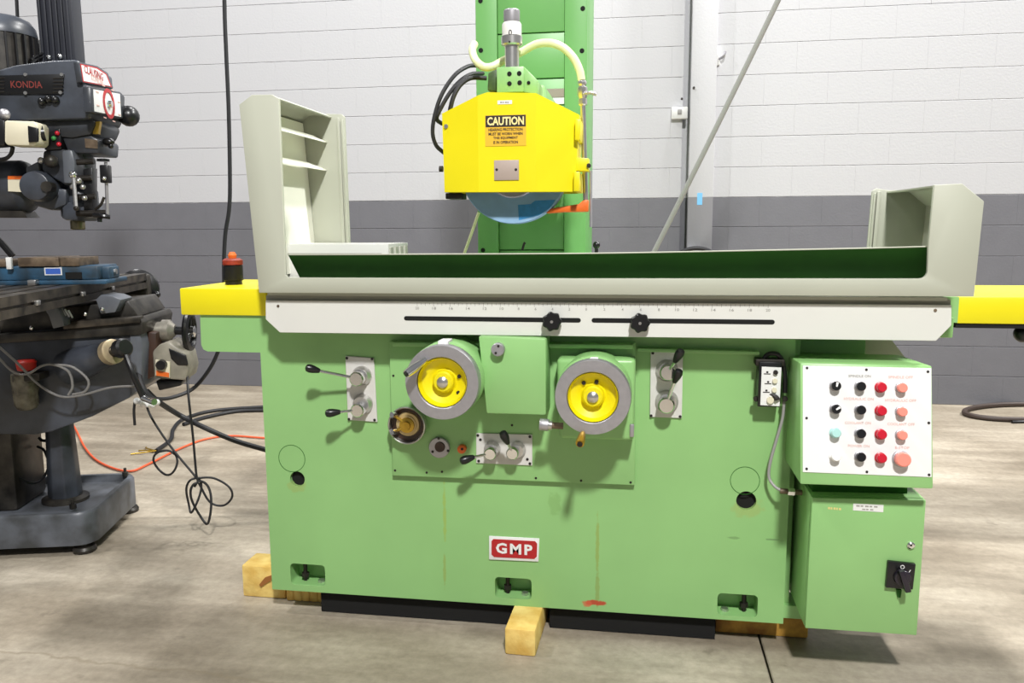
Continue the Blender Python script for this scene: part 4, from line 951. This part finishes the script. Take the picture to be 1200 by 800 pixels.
mprism(MB(), [(50, 176), (74, 174), (84, 180), (84, 214), (78, 218), (48, 200)], .13, .36).build('head_neck', MG, ml, bevel=.01)
mprism(MB(), [(72, 176), (84, 175), (88, 190), (86, 215), (74, 215)], .12, .22).build('neck_cheek', MGL, ml, bevel=.008)
q = MP(92, 220, .25)
MB().lathe((q.x, q.y, MP(92, 256, .25).z), EZ, [(.06, 0), (.066, .01), (.066, .10), (.06, .11), (.06, MP(92, 180, .25).z-MP(92, 256, .25).z)], 28).build('quill_housing', MG, ml)
mprism(MB(), [(71, 236), (100, 236), (106, 252), (96, 259), (73, 258)], .17, .33).build('quill_clamp', MG, ml, bevel=.012)
q2 = MP(91, 262, .25)
sn = MB().lathe((q2.x, q2.y, MP(91, 269, .25).z), EZ, [(.022, 0), (.026, .003), (.026, .03), (.024, .035), (.03, .036), (.03, .05)], 24).build('spindle_nose', mat('tarnished_steel', (140, 132, 104), .35, metal=.7, var=.2, scale=40), ml)
mprism(MB(), [(97, 198), (108, 196), (108, 254), (98, 254)], .15, .2).build('feed_stop_body', BLK, ml, bevel=.004)
for (y, l) in ((190, 110), (209, 108), (231, 112), (250, 126)):
    MB().cyl(MP(90, y, .14), MP(l, y-1, .14), .011, n=10).build('feed_trunnion', DST, ml)
MB().cyl(MP(124, 190, .13), MP(126, 254, .13), .006, n=10).build('depth_stop_rod', ALU, ml)
mprism(MB(), [(116, 193), (126, 193), (127, 214), (117, 214)], .11, .15).build('micrometer_nut', BLK, ml, bevel=.004)
MB().lathe(MP(121, 189, .13), EZ, [(.022, 0), (.022, .008), (.008, .01)], 12).build('stop_cap', BLK, ml)
MB().ball(MP(122, 209, .105), .008, 10).build('stop_screw', CHR, ml)
MB().tube([MP(112, 245, .13), MP(118, 240, .12), MP(122, 231, .12)], .005).build('feed_trip_lever', DST, ml)
MB().tube([MP(110, 252, .13), MP(120, 253, .12), MP(129, 254, .13)], .009).build('stop_bracket', BLK, ml)
MB().cyl(MP(117, 250, .13), MP(117, 260, .13), .008, n=8).build('stop_bolt', BLK, ml)
ql = MB().cyl(MP(86, 206, .08), MP(89, 244, .06), .007, n=10).build('quill_lever', STL, ml)
MB().ball(MP(85.5, 205, .08), .014, 12).build('lever_ball', CHR, ql)
MB().ball(MP(89.5, 244, .06), .010, 10).build('lever_tip', DST, ql)
for (a, b, r_) in ((92, 212, .012), (97, 219, .010), (85, 219, .010), (99, 232, .010), (60, 189, .024), (48, 188, .012)): MB().ball(MP(a, b, .1), r_, 12).build('clamp_screw', STL if r_ < .02 else MDK, ml)
# ram, turret knuckle
A, B_ = MP(-60, 220, .25), MP(28, 219, .25)
MB().cyl(A, B_, .098, n=40).build('ram_adapter', MG, ml)
MB().lathe(B_, B_-A, [(.098, 0), (.09, .02), (.06, .04), (.06, .12)], 36).build('adapter_nose', MG, ml)
kk = MB().lathe(MP(43, 218, .11), -ES, [(.055, -.12), (.055, 0), (.05, .02), (.046, .022), (0, .022)], 32).build('knuckle', MG, ml)
MB().lathe(MP(57, 219, .1), -ES, [(.02, -.02), (.02, .02), (0, .02)], 8).build('knuckle_nut', MDK, kk)
mprism(MB(), [(30, 196), (44, 189), (47, 203), (31, 209)], .13, .2).build('knuckle_band', MGL, ml, bevel=.005)
mprism(MB(), [(40, 222), (78, 220), (78, 240), (60, 247), (38, 240)], .16, .34).build('head_saddle', MG, ml, bevel=.012)
mprism(MB(), [(-40, 246), (26, 247), (32, 255), (-40, 255)], .2, .3).build('ram_slide', MDK, ml)
lb = mprism(MB(), [(9, 206), (28, 206), (28.5, 225), (9.5, 224)], .148, .156).build('ram_label', CRB, ml)
mprism(MB(), [(9, 206), (28, 206), (28, 210), (9, 210)], .146, .149).build('label_band', ORG, lb)

# ================================================================== vise on the mill table
vz = ZT
vs = thing('machine_vise', 'blue machine vise with rusty jaws clamped on the milling machine table', 'vise', MW(-.08, .12, vz))
def vbox(px, b0, b1, name, m, par, bev=.004): return mprism(MB(), px, b0, b1).build(name, m, par, bevel=bev)
def zfix(px, py, b): return MP(px, py, b)
A0 = a_of(-30, 320, .05); A1 = a_of(124, 322, .05)
mbox(MB(), A0, A1, .05, .26, vz, vz+.016).build('vise_base', VBL, vs, bevel=.004)
mbox(MB(), A0, A1-.03, .06, .25, vz+.016, vz+.066).build('vise_body', VBL, vs, bevel=.006)
mbox(MB(), a_of(103, 310, .06), A1-.005, .1, .2, vz+.016, vz+.06).build('vise_screw_block', VBL, vs, bevel=.006)
mbox(MB(), a_of(22, 305, .06), a_of(70, 305, .06), .05, .24, vz+.066, vz+.098).build('fixed_jaw', BRNI, vs, bevel=.003)
mbox(MB(), a_of(71, 305, .06), a_of(93, 305, .06), .055, .235, vz+.066, vz+.096).build('jaw_plate', BRNI, vs, bevel=.002)
mbox(MB(), a_of(-30, 305, .06), a_of(8, 305, .06), .05, .24, vz+.066, vz+.09).build('moving_jaw', BRNI, vs, bevel=.003)
lv_ = mbox(MB(), a_of(52.5, 320, .06), a_of(73, 320, .06), .058, .0605, vz+.034, vz+.062).build('vise_label', WPL, vs)
mbox(MB(), a_of(54, 320, .06), a_of(71.5, 320, .06), .0572, .0582, vz+.038, vz+.058).build('label_field', BLUW, vs)
mbox(MB(), a_of(77, 320, .06), a_of(96, 320, .06), .055, .062, vz+.02, vz+.044).build('body_slot', VOID, vs, bevel=.0)
mbox(MB(), a_of(9, 305, .05), a_of(15, 305, .05), .035, .05, vz+.058, vz+.1).build('white_clamp_tag', WPL, vs, bevel=.002)
MB().cyl(MP(115, 318, .15), MP(137, 318, .15), .010, n=12).build('vise_screw', STL, vs)
MB().tube([MP(-10, 274, .2), MP(2, 285, .2), MP(15, 300, .2)], .012).build('vise_handle', BLK, vs)
mbox(MB(), a_of(28, 326, .0), a_of(38, 326, .0), .02, .05, vz+.0, vz+.02).build('hold_down_clamp', STL, vs, bevel=.003)

# ================================================================== cables and hoses
def cable(name, pts, r, m, label, group=None, cat='cable'):
    return tag(MB().tube(pts, r, n=10).build(name, m), label, cat, group)
HY = 1.1
cable('power_cable', [P(262, -140, HY), P(263, 0, HY), P(265, 60, HY), P(268, 130, HY), P(269.5, 210, HY), P(268.5, 245, HY), P(264, 275, HY), P(262.5, 310, HY), P(263, 350, HY), P(262, 385, HY), P(255, 413, HY), P(243, 436, HY), P(225, 456, HY), P(200, 466, HY-.1), P(182, 467, HY-.2), P(172, 464, HY-.3)], .0088, BRB, 'thick black cable hanging from above and looping to the milling machine')
gnd = [PZ(183, 528, .012), PZ(200, 515, .012), PZ(203, 503, .012), PZ(215, 491, .012), PZ(250, 481, .012), PZ(310, 476.5, .012), PZ(380, 474, .012)]
cable('floor_cable', gnd, .011, BRB, 'black cable lying on the floor with bare wire ends behind the milling machine')
for k in range(3):
    e = gnd[0]; tag(MB().tube([e, e+Vector((-.05-.02*k, -.03+.04*k, -.003)), e+Vector((-.11, -.06+.07*k, -.006))], .004, n=6).build('wire_end', BRS), 'bare yellow wire end lying at the tip of the floor cable', 'wire', 'bare wire ends')
cable('floor_cable', [PZ(215, 497, .012), PZ(240, 489, .012), PZ(275, 482, .012), PZ(310, 480.5, .012), PZ(380, 480, .012)], .012, BRB, 'thinner black cable on the floor running parallel towards the grinder')
A = MP(176, 462, .1)
cable('supply_cable', [MP(172, 458, .15), MP(185, 470, .2), P(210, 486, .75), P(240, 501, .75), P(275, 516, .78), P(312, 527, .8), P(345, 536, .82)], .0105, BRB, 'thick black cable sagging from the milling machine to the grinder')
cable('extension_cord', [PZ(70, 478, .008), PZ(87, 500, .008), PZ(100, 525, .008), PZ(118, 542, .008), PZ(150, 552, .008), PZ(175, 543, .008), PZ(205, 528, .008), PZ(238, 515, .008), PZ(270, 510.5, .008), PZ(312, 513, .008), PZ(370, 514, .008)], .0055, ORC, 'thin orange extension cord lying across the concrete floor')
HB = .52
def loop(c, rx, rz, tilt=0, n=20, dy=.03, t0=90, turns=1.0):
    out = []
    for i in range(n+1):
        t = R(t0+360*turns*i/n); out.append(Vector((c.x+rx*math.cos(t)*math.cos(tilt)-rz*math.sin(t)*math.sin(tilt), c.y+dy*math.sin(2*t)*.5, c.z+rx*math.cos(t)*math.sin(tilt)+rz*math.sin(t)*math.cos(tilt))))
    return out
m_ = lambda k: k*(HB+2.24)/FPX
top = P(230, 560, HB)
c1 = P(236, 590, HB)
c1.z = max(c1.z, .085)
pts_ = [MP(219, 432, .2), P(221, 465, HB), P(226, 510, HB), P(230, 555, HB)]+loop(P(237, 589, HB), m_(13), m_(29), R(8), 16)+[P(228, 570, HB)]
pts_ = [Vector((p.x, p.y, max(p.z, .01))) for p in pts_]
cable('coiled_cord', pts_, .0046, BRB, 'thin black cord hanging from the feed box with a bundled loop at the bottom')
pts_ = [MP(170, 470, .15), P(178, 490, HB), P(200, 523, HB), P(228, 557, HB)]+loop(P(226, 580, HB), m_(9), m_(24), R(-12), 16)+[P(231, 560, HB), P(250, 560, HB+.03), P(268, 570, HB+.03), P(272, 582, HB+.03), P(262, 592, HB+.03), P(246, 588, HB+.02), P(233, 566, HB+.01)]
pts_ = [Vector((p.x, p.y, max(p.z, .01))) for p in pts_]
cable('coiled_cord', pts_, .0042, BRB, 'thin black cord slanting down to a wide splayed loop near the floor')
cable('cord_ring', loop(P(194, 542, HB), m_(16.5), m_(16.5), 0, 24, .02, 40, 2.2), .0042, BRB, 'small round coil of black cord hanging between the slanting cords')
MB_ = MB(); q = MP(172, 470, .1)
wn = tag(MB().tube([MP(158, 469, .05), MP(168, 472, .03), MP(178, 474, .04), MP(186, 470, .06)], [.008, .012, .013, .011, .009]*6, n=10).build('tape_bundle', WPL), 'white taped bundle joining the black cables below the feed box', 'cable')
cable('cable_tail', [MP(158, 470, .08), MP(157, 482, .08), MP(158, 498, .08)], .005, BRB, 'short black cable tail hanging from the taped bundle')
cable('cable_tail', [MP(160, 430, .12), MP(166, 452, .08), MP(176, 466, .08), MP(186, 470, .1)], .012, BRB, 'black cable bent down past the elevating crank')
cable('diagonal_conduit', [P(948, -78, 1.35), P(912, 0, 1.4), P(838, 152, 1.45), P(765, 298, 1.5), P(735, 355, 1.5)], .0115, GRYC, 'grey flexible conduit slanting down behind the grinder', None, 'conduit')
rc_ = PZ(1195, 482, .016)
ring = [PZ(1200+70*math.cos(t), 482.5-9.0*math.sin(t), .016) for t in [R(20+i*14) for i in range(24)]]
cable('floor_hose', [PZ(1300, 470, .016)]+ring, .016, BHO, 'brown rubber hose looped on the floor by the back wall', None, 'hose')
pt = [PZ(1186, 494.5, .008), PZ(1194, 494.2, .008), PZ(1215, 494, .008), PZ(1260, 494, .008)]
cable('hose_end', pt, .010, BLK, 'black cable end with bare strands beside the brown hose')
